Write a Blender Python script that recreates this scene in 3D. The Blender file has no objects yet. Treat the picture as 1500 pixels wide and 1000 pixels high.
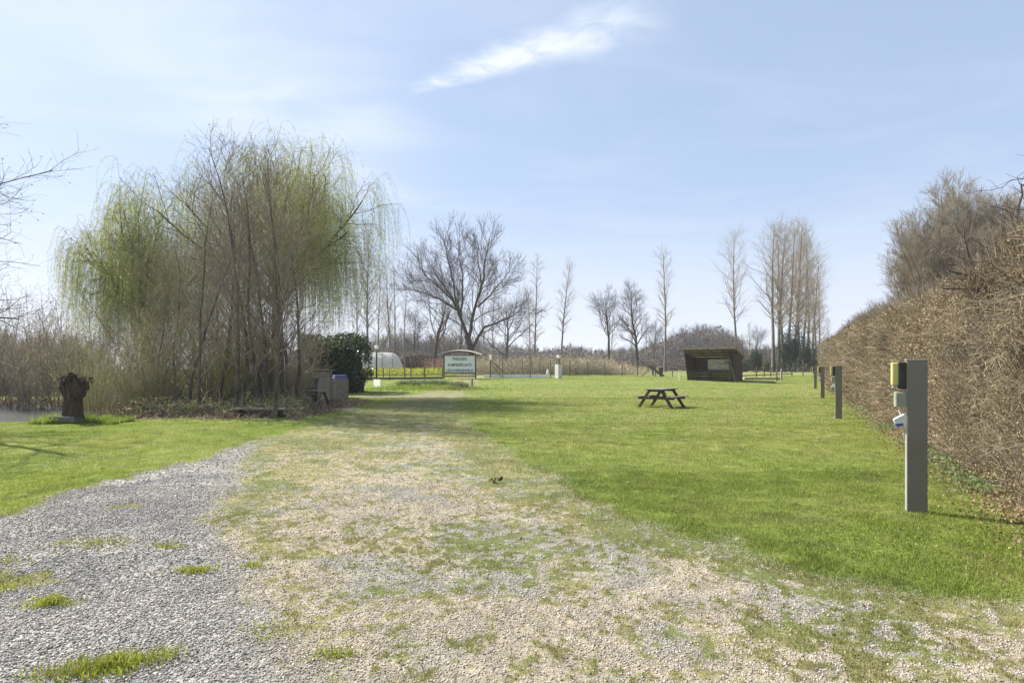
import bpy, math, random
import numpy as np
from mathutils import Vector, Matrix
random.seed(7)
R = math.radians
PI = math.pi
scene = bpy.context.scene
C = scene.collection
CAMH = 1.55
F = 833.0
HZ = 539.0

# ------------------------------------------------------------------ noise and terrain
def _hash(ix, iy, s):
    n = (ix.astype(np.int64) * 374761393 + iy.astype(np.int64) * 668265263 + s * 144665) & 0x7fffffff
    n = ((n ^ (n >> 13)) * 1274126177) & 0x7fffffff
    return ((n ^ (n >> 16)) & 0xffff) / 65535.0
def vnoise(x, y, s=0):
    x = np.asarray(x, float); y = np.asarray(y, float)
    ix = np.floor(x); iy = np.floor(y); fx = x - ix; fy = y - iy
    fx = fx * fx * (3 - 2 * fx); fy = fy * fy * (3 - 2 * fy)
    a = _hash(ix, iy, s); b = _hash(ix + 1, iy, s); c = _hash(ix, iy + 1, s); d = _hash(ix + 1, iy + 1, s)
    return (a * (1 - fx) + b * fx) * (1 - fy) + (c * (1 - fx) + d * fx) * fy
def fbm(x, y, s=0, o=4):
    t = 0; a = 0.5; w = 0
    for i in range(o):
        t = t + a * vnoise(x * 2 ** i, y * 2 ** i, s + i * 17); w += a; a *= 0.5
    return t / w
def sst(e0, e1, x):
    t = np.clip((x - e0) / (e1 - e0), 0, 1); return t * t * (3 - 2 * t)

def gz(x, y):
    """terrain height"""
    x = np.asarray(x, float); y = np.asarray(y, float)
    z = np.interp(y, [-50, 36, 42, 46, 52, 60, 70, 100, 2000], [0, 0, .06, .18, .42, .62, .85, .92, .92])
    rr = np.hypot((x + 19.6) / 8.6, (y - 20.3) / 4.4)          # the pond's hollow
    z = z - 0.55 * (1 - sst(0.8, 1.12, rr))
    fade = np.clip(1 - y / 80, 0, 1)
    z = z + fade * (0.05 * (fbm(x * .5, y * .5, 3, 3) - .5) + 0.03 * (fbm(x * 2.1, y * 2.1, 9, 2) - .5))
    # flower bank in front of the left fence
    z = z + 0.12 * np.exp(-(((x + 6.3) / 2.6) ** 2 + ((y - 41) / 2.2) ** 2) ** 2)
    return z
def gzf(x, y): return float(gz(np.array([x]), np.array([y]))[0])
def at(px, d): return (px - 750) / F * d

fR_y = [1.0, 2.6, 3.53, 3.9, 4.36, 5.04, 5.84, 7.13, 9.16, 12.8, 18.2, 25, 34]
fR_x = [8.0, 4.9, 3.25, 2.62, 2.04, 1.53, 1.05, .6, -.11, -.92, -1.9, -2.9, -3.4]
fG_y = [1.5, 2.8, 3.6, 4.95, 5.8, 8.0, 10.7, 13]
fG_x = [.1, -.85, -1.45, -2.3, -3.05, -3.95, -4.9, -5.6]
def bl(x, y, cx, cy, rx, ry): return np.exp(-(((x - cx) / rx) ** 2 + ((y - cy) / ry) ** 2))
def fields(x, y):
    """lawn, dry grass, gravel, track: how much of each covers the ground"""
    e1 = fbm(x * .9, y * .9, 21, 4) - .5
    e2 = fbm(x * 3.1, y * 3.1, 33, 3) - .5
    e3 = fbm(x * 7.0, y * 7.0, 41, 3) - .5
    e4 = fbm(x * 17, y * 17, 47, 2) - .5
    fr = np.interp(y, fR_y, fR_x); fg = np.interp(y, fG_y, fG_x)
    dR = x - fr + e1 * 1.0 + e2 * .5                     # >0 : lawn side
    lawnR = sst(-.05, .65, dR)
    lawnR = lawnR * 1.0
    dL = -5.35 - x + e1 * .9 + e2 * .7
    lawnL = sst(-.1, .25, dL) * sst(5.0, 6.4, y + .3 * e1 + (-x - 5.5) * .4)
    behind = sst(14.5, 17.0, y + e1 * 3)                  # the track dies out into olive grass
    lawn = np.maximum(lawnR, lawnL)
    grav = sst(-.35, .5, fg - x + e1 * .8 + e2 * .5) * (1 - lawnL) * (1 - sst(10.5, 13.5, y + e1 * 2))
    # dry grass on the track
    D = .60 + .52 * sst(6.5, 11.0, y + e1 * 3) + e1 * .5
    D = D + .55 * bl(x, y, -3.05, 6.9, .75, 1.9) + .3 * bl(x, y, -.2, 4.95, .85, .6) + .35 * bl(x, y, .35, 4.3, .6, .35)
    D = D + .3 * bl(x, y, -1.25, 3.65, .5, .35) + .28 * bl(x, y, 1.9, 3.2, .9, .35) + .25 * bl(x, y, -2.2, 5.0, .4, .5)
    D = D - .55 * bl(x, y, -1.75, 11.6, .95, 1.8) - .32 * bl(x, y, -2.1, 7.0, .9, 1.3) - .25 * bl(x, y, .35, 3.3, .9, .5)
    D = D - .3 * bl(x, y, 1.15, 4.1, .9, .35) - .2 * bl(x, y, -.8, 6.1, 1.0, .7)
    D = D + .40 * sst(-1.0, -.15, dR) * (1 - lawnR)      # fringe
    D = D + .9 * behind
    D = D * (1 - .9 * grav)
    D = D + grav * (.85 * bl(x, y, -3.75, 4.15, .6, .3) + .6 * bl(x, y, -4.6, 5.0, .8, .5) + .8 * bl(x, y, -2.15, 2.98, .17, .08)
                    + .65 * bl(x, y, -2.4, 4.35, .13, .08) + .65 * bl(x, y, -3.7, 5.05, .3, .12) + .7 * bl(x, y, -4.4, 6.4, .6, .2)
                    + .6 * bl(x, y, -2.0, 4.6, .16, .1) + .5 * bl(x, y, -2.9, 5.6, .2, .1))
    dry = sst(.0, .30, D - .62 + e2 * .45 + e3 * .9 + e4 * 2.0 * (1 - grav))
    dry = np.where(behind > .5, np.maximum(dry, .85), dry)
    dry = dry * (1 - lawn)
    trk = bl(x, y, -5.5, 31.5, 4.6, 1.7) + bl(x, y, -6.8, 21.0, 1.4, 1.6) + .8 * bl(x, y, -8.0, 26, 1.5, 2) 
    trk = sst(.3, .75, trk + e1 * .5 + e2 * .35)
    lit = sst(-.2, 1.2, (x * -1 - 6.0) - np.abs(y - 20.5) * 0 + e1 * 2) * sst(16.9, 18.0, y + e1 * 2.2 + e2) * (1 - sst(27, 30, y))   # woodland floor
    hl = sst(-.35, .35, (x - (2.5 + .5 * y)) + e2 * .9)   # litter under the hedge
    return lawn, dry, grav, trk, lit, hl
def gcolor(x, y):
    lawn, dry, grav, trk, lit, hl = fields(x, y)
    n1 = fbm(x * .35, y * .35, 5, 3); n2 = fbm(x * 2.2, y * 2.2, 6, 3); n3 = fbm(x * 9, y * 9, 8, 2)
    def mixc(c, c2, f): return c * (1 - f[:, None]) + np.array(c2) * f[:, None]
    c = np.tile(np.array([.33, .285, .21]), (len(x), 1))
    c = mixc(c, [.25, .235, .20], sst(.4, .7, n2))
    c = mixc(c, [.17, .17, .17], grav)
    c = mixc(c, [.29, .275, .25], grav * sst(.44, .62, n1 * .5 + n2 * .5))
    dc = mixc(np.tile(np.array([.23, .215, .09]), (len(x), 1)), [.14, .165, .05], sst(.35, .65, n2))
    c = c * (1 - dry[:, None] * .9) + dc * dry[:, None] * .9
    lc = mixc(np.tile(np.array([.165, .205, .045]), (len(x), 1)), [.22, .235, .065], sst(.42, .68, n1 * .6 + n2 * .4))
    lc = mixc(lc, [.10, .135, .03], sst(.55, .75, n2) * .6)
    mow = .5 + .5 * np.sin((x * .894 - y * .447) * 2.6)
    lc = mixc(lc, [.235, .215, .085], mow * .35 * sst(9, 16, y) * (1 - sst(38, 46, y)) * (x > 0))
    c = c * (1 - lawn[:, None]) + lc * lawn[:, None]
    c = mixc(c, [.24, .21, .17], trk * .8)
    far = sst(66, 74, y)
    c = mixc(c, [.20, .21, .07], far)
    c = mixc(c, [.17, .13, .085], lit * .85)
    c = mixc(c, [.22, .16, .10], hl * .8)
    ploughed = bl(x, y, -16, 86, 12, 10)
    c = mixc(c, [.26, .28, .04], np.clip(ploughed * 1.2, 0, 1))
    c = c * (.82 + .36 * n3)[:, None]
    return c, lawn, dry, grav, trk

# ------------------------------------------------------------------ mesh helpers
def raw_mesh(name, V, Fs, col=None, smooth=False):
    """V (n,3); Fs: list of int arrays (m,3) / (m,4)"""
    me = bpy.data.meshes.new(name)
    V = np.asarray(V, np.float32)
    me.vertices.add(len(V)); me.vertices.foreach_set('co', V.ravel())
    Fs = [np.asarray(f, np.int32) for f in Fs if len(f)]
    nl = sum(f.size for f in Fs); npoly = sum(len(f) for f in Fs)
    me.loops.add(nl); me.loops.foreach_set('vertex_index', np.concatenate([f.ravel() for f in Fs]))
    st = []; o = 0
    for f in Fs:
        st.append(o + np.arange(len(f)) * f.shape[1]); o += f.size
    me.polygons.add(npoly); me.polygons.foreach_set('loop_start', np.concatenate(st).astype(np.int32))
    if smooth: me.polygons.foreach_set('use_smooth', np.ones(npoly, bool))
    me.update(calc_edges=True)
    if col is not None:
        a = me.color_attributes.new('Col', 'FLOAT_COLOR', 'POINT')
        cc = np.ones((len(V), 4), np.float32); cc[:, :3] = col
        a.data.foreach_set('color', cc.ravel())
    return me
def link(name, me, m, parent=None):
    o = bpy.data.objects.new(name, me); C.objects.link(o)
    if m is not None and not me.materials: me.materials.append(m)
    if parent is not None: o.parent = parent
    return o
def tag(o, label=None, cat=None, group=None, kind=None):
    if label: o['label'] = label
    if cat: o['category'] = cat
    if group: o['group'] = group
    if kind: o['kind'] = kind
    return o
def empty(name, loc, rz=0, label=None, cat=None, group=None, sc=1):
    o = bpy.data.objects.new(name, None); C.objects.link(o)
    o.location = loc; o.rotation_euler = (0, 0, rz); o.empty_display_size = .2
    o.scale = (sc, sc, sc) if not isinstance(sc, tuple) else sc
    return tag(o, label, cat, group)
def copy_tree(o, parent=None):
    c = o.copy(); C.objects.link(c); c.parent = parent
    for ch in list(o.children): copy_tree(ch, c)
    return c

class MB:
    def __init__(s): s.v = []; s.f = []
    def add(s, vs, fs):
        b = len(s.v); s.v += [tuple(v) for v in vs]; s.f += [tuple(i + b for i in f) for f in fs]
    def box(s, c, d, rz=0, M=None):
        x, y, z = d[0] / 2, d[1] / 2, d[2] / 2
        vs = [Vector((a * x, b * y, e * z)) for a in (-1, 1) for b in (-1, 1) for e in (-1, 1)]
        m = M if M is not None else Matrix.Rotation(rz, 3, 'Z')
        vs = [m @ v + Vector(c) for v in vs]
        s.add(vs, [(0, 1, 3, 2), (4, 6, 7, 5), (0, 4, 5, 1), (2, 3, 7, 6), (0, 2, 6, 4), (1, 5, 7, 3)])
        return s
    def beam(s, p0, p1, w, h, up=(0, 0, 1)):
        p0 = Vector(p0); p1 = Vector(p1); t = (p1 - p0); L = t.length; t.normalize()
        u = t.cross(Vector(up))
        if u.length < 1e-4: u = t.cross(Vector((0, 1, 0)))
        u.normalize(); n = u.cross(t)
        M = Matrix((t, u, n)).transposed()
        return s.box((p0 + p1) / 2, (L, w, h), M=M)
    def tube(s, pts, rad, n=10, cap=True):
        pts = [Vector(p) for p in pts]; k = len(pts)
        if not hasattr(rad, '__len__'): rad = [rad] * k
        vs = []; prev = None
        for i in range(k):
            t = (pts[min(i + 1, k - 1)] - pts[max(i - 1, 0)]).normalized()
            u = t.cross(Vector((0, 0, 1))) if prev is None else prev - t * prev.dot(t)
            if u.length < 1e-3: u = t.cross(Vector((0, 1, 0)))
            u.normalize(); prev = u; w = t.cross(u)
            for j in range(n):
                a = 2 * PI * j / n
                vs.append(pts[i] + (u * math.cos(a) + w * math.sin(a)) * rad[i])
        fs = [(i * n + j, i * n + (j + 1) % n, (i + 1) * n + (j + 1) % n, (i + 1) * n + j) for i in range(k - 1) for j in range(n)]
        if cap: fs += [tuple(reversed(range(n))), tuple(range((k - 1) * n, k * n))]
        s.add(vs, fs); return s
    def ball(s, c, r, n=16, m=10, sq=(1, 1, 1), jit=0, rng=None):
        vs = [(0, 0, 1)]
        for i in range(1, m):
            a = PI * i / m
            for j in range(n):
                b = 2 * PI * j / n; vs.append((math.sin(a) * math.cos(b), math.sin(a) * math.sin(b), math.cos(a)))
        vs.append((0, 0, -1))
        out = []
        for v in vs:
            q = 1 + (rng.uniform(-jit, jit) if jit else 0)
            out.append((c[0] + v[0] * r * sq[0] * q, c[1] + v[1] * r * sq[1] * q, c[2] + v[2] * r * sq[2] * q))
        fs = [(0, 1 + j, 1 + (j + 1) % n) for j in range(n)]
        for i in range(m - 2):
            for j in range(n):
                a = 1 + i * n + j; b = 1 + i * n + (j + 1) % n
                fs.append((a, a + n, b + n, b))
        e = len(vs) - 1; b0 = 1 + (m - 2) * n
        fs += [(e, b0 + (j + 1) % n, b0 + j) for j in range(n)]
        s.add(out, fs); return s
    def prism(s, poly, z0, z1, M=None):
        """poly: xy list (ccw) extruded z0..z1, then matrix"""
        n = len(poly)
        vs = [Vector((p[0], p[1], z0)) for p in poly] + [Vector((p[0], p[1], z1)) for p in poly]
        if M is not None: vs = [M @ v for v in vs]
        fs = [tuple(reversed(range(n))), tuple(range(n, 2 * n))] + [(i, (i + 1) % n, n + (i + 1) % n, n + i) for i in range(n)]
        s.add(vs, fs); return s
    def build(s, name, m, parent=None, bevel=0, smooth=False):
        me = bpy.data.meshes.new(name); me.from_pydata(s.v, [], s.f); me.update()
        if smooth:
            for p in me.polygons: p.use_smooth = True
        o = link(name, me, m, parent)
        if bevel:
            b = o.modifiers.new('Bevel', 'BEVEL'); b.width = bevel; b.segments = 2; b.limit_method = 'ANGLE'
        return o

# ------------------------------------------------------------------ materials
def nt_new(name):
    m = bpy.data.materials.new(name); m.use_nodes = True
    nt = m.node_tree; bs = nt.nodes['Principled BSDF']; return m, nt, bs
def pm(name, c1, c2, scale=6, rough=.8, bump=.3, bscale=None, stretch=(1, 1, 1), metal=0, spec=.4, dist=.01, detail=6, trans=0):
    m, nt, bs = nt_new(name); N = nt.nodes; Lk = nt.links
    tc = N.new('ShaderNodeTexCoord'); mp = N.new('ShaderNodeMapping'); mp.inputs['Scale'].default_value = stretch
    Lk.new(tc.outputs['Object'], mp.inputs[0])
    no = N.new('ShaderNodeTexNoise'); no.inputs['Scale'].default_value = scale; no.inputs['Detail'].default_value = detail
    Lk.new(mp.outputs[0], no.inputs['Vector'])
    cr = N.new('ShaderNodeValToRGB'); cr.color_ramp.elements[0].position = .33; cr.color_ramp.elements[1].position = .67
    cr.color_ramp.elements[0].color = (*c1, 1); cr.color_ramp.elements[1].color = (*c2, 1)
    Lk.new(no.outputs[0], cr.inputs[0]); Lk.new(cr.outputs[0], bs.inputs['Base Color'])
    bs.inputs['Roughness'].default_value = rough; bs.inputs['Metallic'].default_value = metal
    bs.inputs['Specular IOR Level'].default_value = spec
    if bump:
        n2 = N.new('ShaderNodeTexNoise'); n2.inputs['Scale'].default_value = bscale or scale * 4; n2.inputs['Detail'].default_value = 5
        Lk.new(mp.outputs[0], n2.inputs['Vector'])
        bp = N.new('ShaderNodeBump'); bp.inputs['Strength'].default_value = bump; bp.inputs['Distance'].default_value = dist
        Lk.new(n2.outputs[0], bp.inputs['Height']); Lk.new(bp.outputs[0], bs.inputs['Normal'])
    if trans:
        tr = N.new('ShaderNodeBsdfTranslucent'); Lk.new(cr.outputs[0], tr.inputs[0])
        mx = N.new('ShaderNodeMixShader'); mx.inputs[0].default_value = trans
        Lk.new(bs.outputs[0], mx.inputs[1]); Lk.new(tr.outputs[0], mx.inputs[2])
        Lk.new(mx.outputs[0], N['Material Output'].inputs[0])
    return m
def attr_mat(name, rough=.7, trans=.3, spec=.3, fine=0, gain=1.0):
    m, nt, bs = nt_new(name); N = nt.nodes; Lk = nt.links
    a = N.new('ShaderNodeAttribute'); a.attribute_name = 'Col'
    src = a.outputs['Color']
    if fine:
        tc = N.new('ShaderNodeTexCoord'); no = N.new('ShaderNodeTexNoise'); no.inputs['Scale'].default_value = fine; no.inputs['Detail'].default_value = 3
        Lk.new(tc.outputs['Object'], no.inputs['Vector'])
        mr = N.new('ShaderNodeMapRange'); mr.inputs[3].default_value = .6; mr.inputs[4].default_value = 1.4
        Lk.new(no.outputs[0], mr.inputs[0])
        vm = N.new('ShaderNodeVectorMath'); vm.operation = 'SCALE'; Lk.new(src, vm.inputs[0]); Lk.new(mr.outputs[0], vm.inputs['Scale'])
        src = vm.outputs[0]
    Lk.new(src, bs.inputs['Base Color']); bs.inputs['Roughness'].default_value = rough
    bs.inputs['Specular IOR Level'].default_value = spec
    if trans:
        tr = N.new('ShaderNodeBsdfTranslucent'); Lk.new(src, tr.inputs[0])
        mx = N.new('ShaderNodeMixShader'); mx.inputs[0].default_value = trans
        Lk.new(bs.outputs[0], mx.inputs[1]); Lk.new(tr.outputs[0], mx.inputs[2]); Lk.new(mx.outputs[0], N['Material Output'].inputs[0])
    return m
M = {}
M['bark_dark'] = pm('bark_dark', (.03, .024, .018), (.10, .082, .064), 5, .9, .6, 18, (1, 1, .35), dist=.02)
M['bark_grey'] = pm('bark_grey', (.10, .09, .07), (.22, .20, .165), 3, .9, .6, 14, (1, 1, .35), dist=.03)
M['bark_brown'] = pm('bark_brown', (.095, .075, .056), (.26, .215, .165), 4, .9, .5, 20, (1, 1, .4))
M['bark_tan'] = pm('bark_tan', (.30, .245, .155), (.54, .46, .31), 2, .9, .2, 20)
M['twig_pink'] = pm('twig_pink', (.24, .20, .145), (.47, .40, .30), 1.5, .9, 0)
M['twig_dark'] = pm('twig_dark', (.055, .045, .038), (.125, .105, .088), 1.5, .9, 0)
M['twig_olive'] = pm('twig_olive', (.22, .22, .085), (.40, .39, .17), 1.5, .9, 0)
M['stump'] = pm('stump_bark', (.02, .013, .009), (.085, .055, .036), 6, .95, 1, 22, (1, 1, .3), dist=.03)
M['leaf'] = attr_mat('leaf_colours', .6, .5)
M['laurel'] = attr_mat('laurel_leaf', .35, .12, .5)
M['dryleaf'] = attr_mat('dry_leaf', .8, .25, .2)
M['grass'] = attr_mat('grass_blades', .55, .38, .3)
M['stone'] = attr_mat('gravel_stone', .85, 0, .3, fine=60)
M['wood_dark'] = pm('dark_stained_wood', (.045, .030, .024), (.10, .070, .055), 3, .7, .35, 14, (1, 8, 8))
M['wood_top'] = pm('weathered_table_wood', (.13, .115, .105), (.27, .245, .23), 3, .75, .4, 14, (1, 9, 9))
M['wood_grey'] = pm('grey_weathered_wood', (.16, .135, .11), (.33, .29, .24), 3, .85, .4, 14, (1, 1, 8))
M['wood_slat'] = pm('weathered_slat_wood', (.15, .115, .085), (.33, .27, .205), 3, .85, .4, 14, (1, 1, 8))
M['wood_post'] = pm('fence_post_wood', (.07, .052, .04), (.17, .135, .105), 4, .9, .3, 20, (6, 6, 1))
M['wood_red'] = pm('dark_red_brown_boards', (.035, .016, .013), (.075, .036, .03), 3, .7, .3, 12, (1, 1, 7))
M['post_grey'] = pm('powder_coated_grey_metal', (.165, .152, .13), (.20, .187, .16), 2.2, .45, .06, 40, metal=.15)
M['post_side'] = pm('grey_metal_trim', (.33, .32, .30), (.40, .39, .36), 2.2, .5, .05, 40)
M['yellow'] = pm('aged_yellow_plastic', (.50, .46, .16), (.58, .53, .22), 5, .4, .03)
M['black'] = pm('black_plastic', (.018, .017, .016), (.035, .033, .03), 8, .45, .05)
M['pale_plastic'] = pm('pale_grey_plastic', (.36, .38, .31), (.46, .48, .40), 8, .35, .05, trans=.2)
M['lid_white'] = pm('socket_grey_white', (.55, .56, .55), (.66, .67, .66), 8, .4, .03)
m, nt_, bs_m = nt_new('window_glass'); tr_ = nt_.nodes.new('ShaderNodeBsdfTransparent'); mx_ = nt_.nodes.new('ShaderNodeMixShader'); mx_.inputs[0].default_value = .45
bs_m.inputs['Base Color'].default_value = (.8, .82, .78, 1); bs_m.inputs['Roughness'].default_value = .3
nz_ = nt_.nodes.new('ShaderNodeTexNoise'); nz_.inputs['Scale'].default_value = 2.5; rm_ = nt_.nodes.new('ShaderNodeMapRange'); rm_.inputs[3].default_value = .7; rm_.inputs[4].default_value = .2
nt_.links.new(nz_.outputs[0], rm_.inputs[0]); nt_.links.new(rm_.outputs[0], mx_.inputs[0])
nt_.links.new(tr_.outputs[0], mx_.inputs[1]); nt_.links.new(bs_m.outputs[0], mx_.inputs[2]); nt_.links.new(mx_.outputs[0], nt_.nodes['Material Output'].inputs[0]); M['pane'] = m
M['blue'] = pm('socket_blue', (.03, .09, .32), (.04, .12, .40), 8, .4, 0)
M['screw'] = pm('screw_steel', (.08, .08, .08), (.16, .16, .15), 20, .4, 0, metal=.8)
M['white'] = pm('white_paint', (.66, .67, .64), (.78, .79, .76), 2.5, .6, .12, 30)
M['concrete'] = pm('pale_concrete', (.50, .48, .44), (.66, .64, .60), 3, .85, .3, 30)
M['slab'] = pm('weathered_slab', (.22, .21, .19), (.38, .36, .33), 5, .9, .4, 30)
M['signboard'] = pm('sign_board_white', (.76, .80, .80), (.82, .85, .85), .9, .55, .03)
M['ink'] = pm('sign_lettering', (.035, .045, .06), (.06, .07, .09), 6, .6, 0)
M['roof_sheet'] = pm('sign_roof_sheet', (.42, .36, .27), (.60, .54, .43), 2.5, .7, .2, 12)
M['green_bin'] = pm('green_bin_plastic', (.035, .06, .045), (.06, .09, .07), 3, .5, .08)
M['blue_lid'] = pm('blue_lid_plastic', (.10, .11, .30), (.15, .16, .38), 3, .35, .05)
M['globe'] = pm('opal_glass', (.78, .78, .76), (.84, .84, .82), 3, .25, 0, trans=.4)
M['tunnel'] = pm('polytunnel_film', (.60, .59, .57), (.78, .77, .75), 1.2, .35, .2, 5, (1, 1, 1), trans=.5, dist=.05)
M['hoop'] = pm('tunnel_hoop_steel', (.16, .16, .16), (.26, .26, .25), 3, .5, 0, metal=.4)
M['poly_roof'] = pm('yellowed_roof_sheet', (.26, .24, .15), (.40, .37, .24), 2, .5, .1, trans=.4)
M['iron'] = pm('rusty_iron', (.06, .035, .025), (.14, .085, .06), 8, .8, .3)
M['dark_stone'] = pm('dark_stone', (.07, .07, .065), (.16, .155, .145), 5, .9, .5, 20)
M['sand'] = pm('sand', (.30, .26, .18), (.42, .37, .27), 3, .9, .4, 30)
M['crown_tan'] = pm('crown_tan', (.21, .18, .13), (.38, .33, .25), 1.2, .9, 0)
M['bark_stem'] = pm('bark_stem', (.05, .04, .03), (.16, .13, .10), 5, .9, .6, 18, (1, 1, .35), dist=.02)
M['twig_clump'] = pm('twig_clump', (.14, .115, .085), (.34, .285, .215), 1.5, .9, 0)
M['wire'] = pm('fence_wire', (.12, .11, .10), (.2, .19, .17), 8, .6, 0, metal=.5)
M['core'] = pm('hedge_shaded_wood', (.03, .022, .014), (.085, .062, .04), 9, .95, 1, 30, dist=.05)  # inner wood, colour darkened to paint the shade deep between twigs
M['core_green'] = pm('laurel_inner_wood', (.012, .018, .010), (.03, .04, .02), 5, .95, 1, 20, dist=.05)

# ------------------------------------------------------------------ vectorised growth
def tubes_mesh(sets, sides):
    """sets: list of (P (N,k,3), R (N,k)); returns V, faces"""
    Vs = []; Fs = []; off = 0
    for (P, Rr), s in zip(sets, sides):
        N, k, _ = P.shape
        if N == 0: continue
        T = np.empty_like(P); T[:, 1:-1] = P[:, 2:] - P[:, :-2]; T[:, 0] = P[:, 1] - P[:, 0]; T[:, -1] = P[:, -1] - P[:, -2]
        T /= np.linalg.norm(T, axis=2, keepdims=True) + 1e-9
        ref = np.zeros((N, 1, 3)); ax = np.abs(T.mean(1)).argmin(1); ref[np.arange(N), 0, ax] = 1
        U = np.cross(T, ref); U /= np.linalg.norm(U, axis=2, keepdims=True) + 1e-9
        W = np.cross(T, U)
        a = 2 * np.pi * np.arange(s) / s
        ring = P[:, :, None] + (U[:, :, None] * np.cos(a)[:, None] + W[:, :, None] * np.sin(a)[:, None]) * Rr[:, :, None, None]
        Vs.append(ring.reshape(-1, 3))
        base = off + (np.arange(N) * k * s)[:, None, None] + (np.arange(k - 1) * s)[None, :, None]
        j = np.arange(s)[None, None]; jn = (np.arange(s) + 1) % s
        f = np.stack([base + j, base + jn, base + s + jn, base + s + j], -1)
        Fs.append(f.reshape(-1, 4)); off += N * k * s
    return np.concatenate(Vs), Fs
def walk(rng, p0, d0, L, k, up, wob, r0, r1):
    N = len(p0); P = np.empty((N, k, 3)); P[:, 0] = p0; d = d0.copy(); L = np.broadcast_to(L, (N,))
    up = np.asarray(up, float)
    uv = np.zeros((N, 3)); uv[:, 2] = up
    for j in range(1, k):
        d = d + uv / (k - 1) + wob * rng.normal(size=(N, 3))
        d /= np.linalg.norm(d, axis=1, keepdims=True) + 1e-9
        P[:, j] = P[:, j - 1] + d * (L / (k - 1))[:, None]
    t = np.linspace(0, 1, k)[None]
    r0 = np.broadcast_to(r0, (N,)); r1 = np.broadcast_to(r1, (N,))
    return P, r0[:, None] * (1 - t) + r1[:, None] * t
def grow(rng, par, n, t0, t1, ang, L, k, ratio, up, wob, prof=None, rmin=.004, angj=.15, tipr=.35, flat=0):
    P, Rr = par; N, kp, _ = P.shape
    t = t0 + (t1 - t0) * (np.arange(n)[None] + rng.random((N, n))) / n
    x = np.clip(t * (kp - 1), 0, kp - 1.001); lo = x.astype(int); f = (x - lo)[..., None]
    ii = np.arange(N)[:, None]
    pos = P[ii, lo] * (1 - f) + P[ii, lo + 1] * f
    T = P[ii, lo + 1] - P[ii, lo]; T /= np.linalg.norm(T, axis=2, keepdims=True) + 1e-9
    rr = Rr[ii, lo] * (1 - f[..., 0]) + Rr[ii, lo + 1] * f[..., 0]
    az = np.arange(n)[None] * 2.4 + rng.random((N, 1)) * 6.28 + rng.normal(size=(N, n)) * .4
    ref = np.where(np.abs(T[..., 2:3]) > .9, np.array([1., 0, 0]), np.array([0, 0, 1.]))
    U = np.cross(T, ref); U /= np.linalg.norm(U, axis=2, keepdims=True) + 1e-9; W = np.cross(T, U)
    a = ang + rng.normal(size=(N, n)) * angj
    d = T * np.cos(a)[..., None] + (U * np.cos(az)[..., None] + W * np.sin(az)[..., None]) * np.sin(a)[..., None]
    LL = L * rng.uniform(.65, 1.3, (N, n))
    if prof is not None: LL = LL * prof(t)
    r0 = np.maximum(rr * ratio, rmin)
    return walk(rng, pos.reshape(-1, 3), d.reshape(-1, 3), LL.ravel(), k, up, wob, r0.ravel(), np.maximum(r0 * tipr, rmin * .6).ravel())
def leaves(rng, par, n, size, aspect, colA, colB, t0=.1, droop=0, spread=.02, t1=1):
    P, Rr = par; N, kp, _ = P.shape
    t = rng.uniform(t0, t1, (N, n)); x = np.clip(t * (kp - 1), 0, kp - 1.001); lo = x.astype(int); f = (x - lo)[..., None]
    ii = np.arange(N)[:, None]
    pos = (P[ii, lo] * (1 - f) + P[ii, lo + 1] * f).reshape(-1, 3)
    pos = pos + rng.normal(size=pos.shape) * spread
    return leafquads(rng, pos, size, aspect, colA, colB, droop)
def leafquads(rng, pos, size, aspect, colA, colB, droop=0, bias=None):
    n = len(pos)
    a = rng.normal(size=(n, 3)); a[:, 2] -= droop
    a /= np.linalg.norm(a, axis=1, keepdims=True)
    b = np.cross(a, rng.normal(size=(n, 3))); b /= np.linalg.norm(b, axis=1, keepdims=True) + 1e-9
    s = (np.asarray(size) * rng.uniform(.6, 1.35, n))[:, None]
    c = np.cross(a, b)
    V = np.stack([pos, pos + a * s * .5 + b * s * aspect * .5 + c * s * .08, pos + a * s, pos + a * s * .5 - b * s * aspect * .5 + c * s * .08], 1)
    Fc = np.arange(4 * n).reshape(-1, 4)
    w = rng.random((n, 1)) ** 1.2
    col = np.array(colA) * (1 - w) + np.array(colB) * w
    col = col * rng.uniform(.75, 1.25, (n, 1))
    return V.reshape(-1, 3), Fc, np.repeat(col, 4, 0)
def merge(parts):
    V = []; Fq = []; Cc = []; off = 0
    for v, f, c in parts:
        V.append(v); Fq.append(f + off); Cc.append(c); off += len(v)
    return np.concatenate(V), np.concatenate(Fq), np.concatenate(Cc)
def tube_obj(name, sets, sides, m, parent, smooth=True):
    V, Fs = tubes_mesh(sets, sides)
    return link(name, raw_mesh(name, V, Fs, smooth=smooth), m, parent)
def leaf_obj(name, parts, m, parent=None):
    V, f, c = merge(parts); return link(name, raw_mesh(name, V, [f], c), m, parent)

def trunk0(rng, H, r, k=12, lean=(0, 0), wob=.03, tip=.12):
    d = np.array([[lean[0], lean[1], 1.0]]); d /= np.linalg.norm(d)
    P, Rr = walk(rng, np.zeros((1, 3)), d, H, k, .12, wob, r, r * tip)
    Rr[0, 0] *= 1.35
    P[0, 0, 2] = -.15
    return P, Rr

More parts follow.
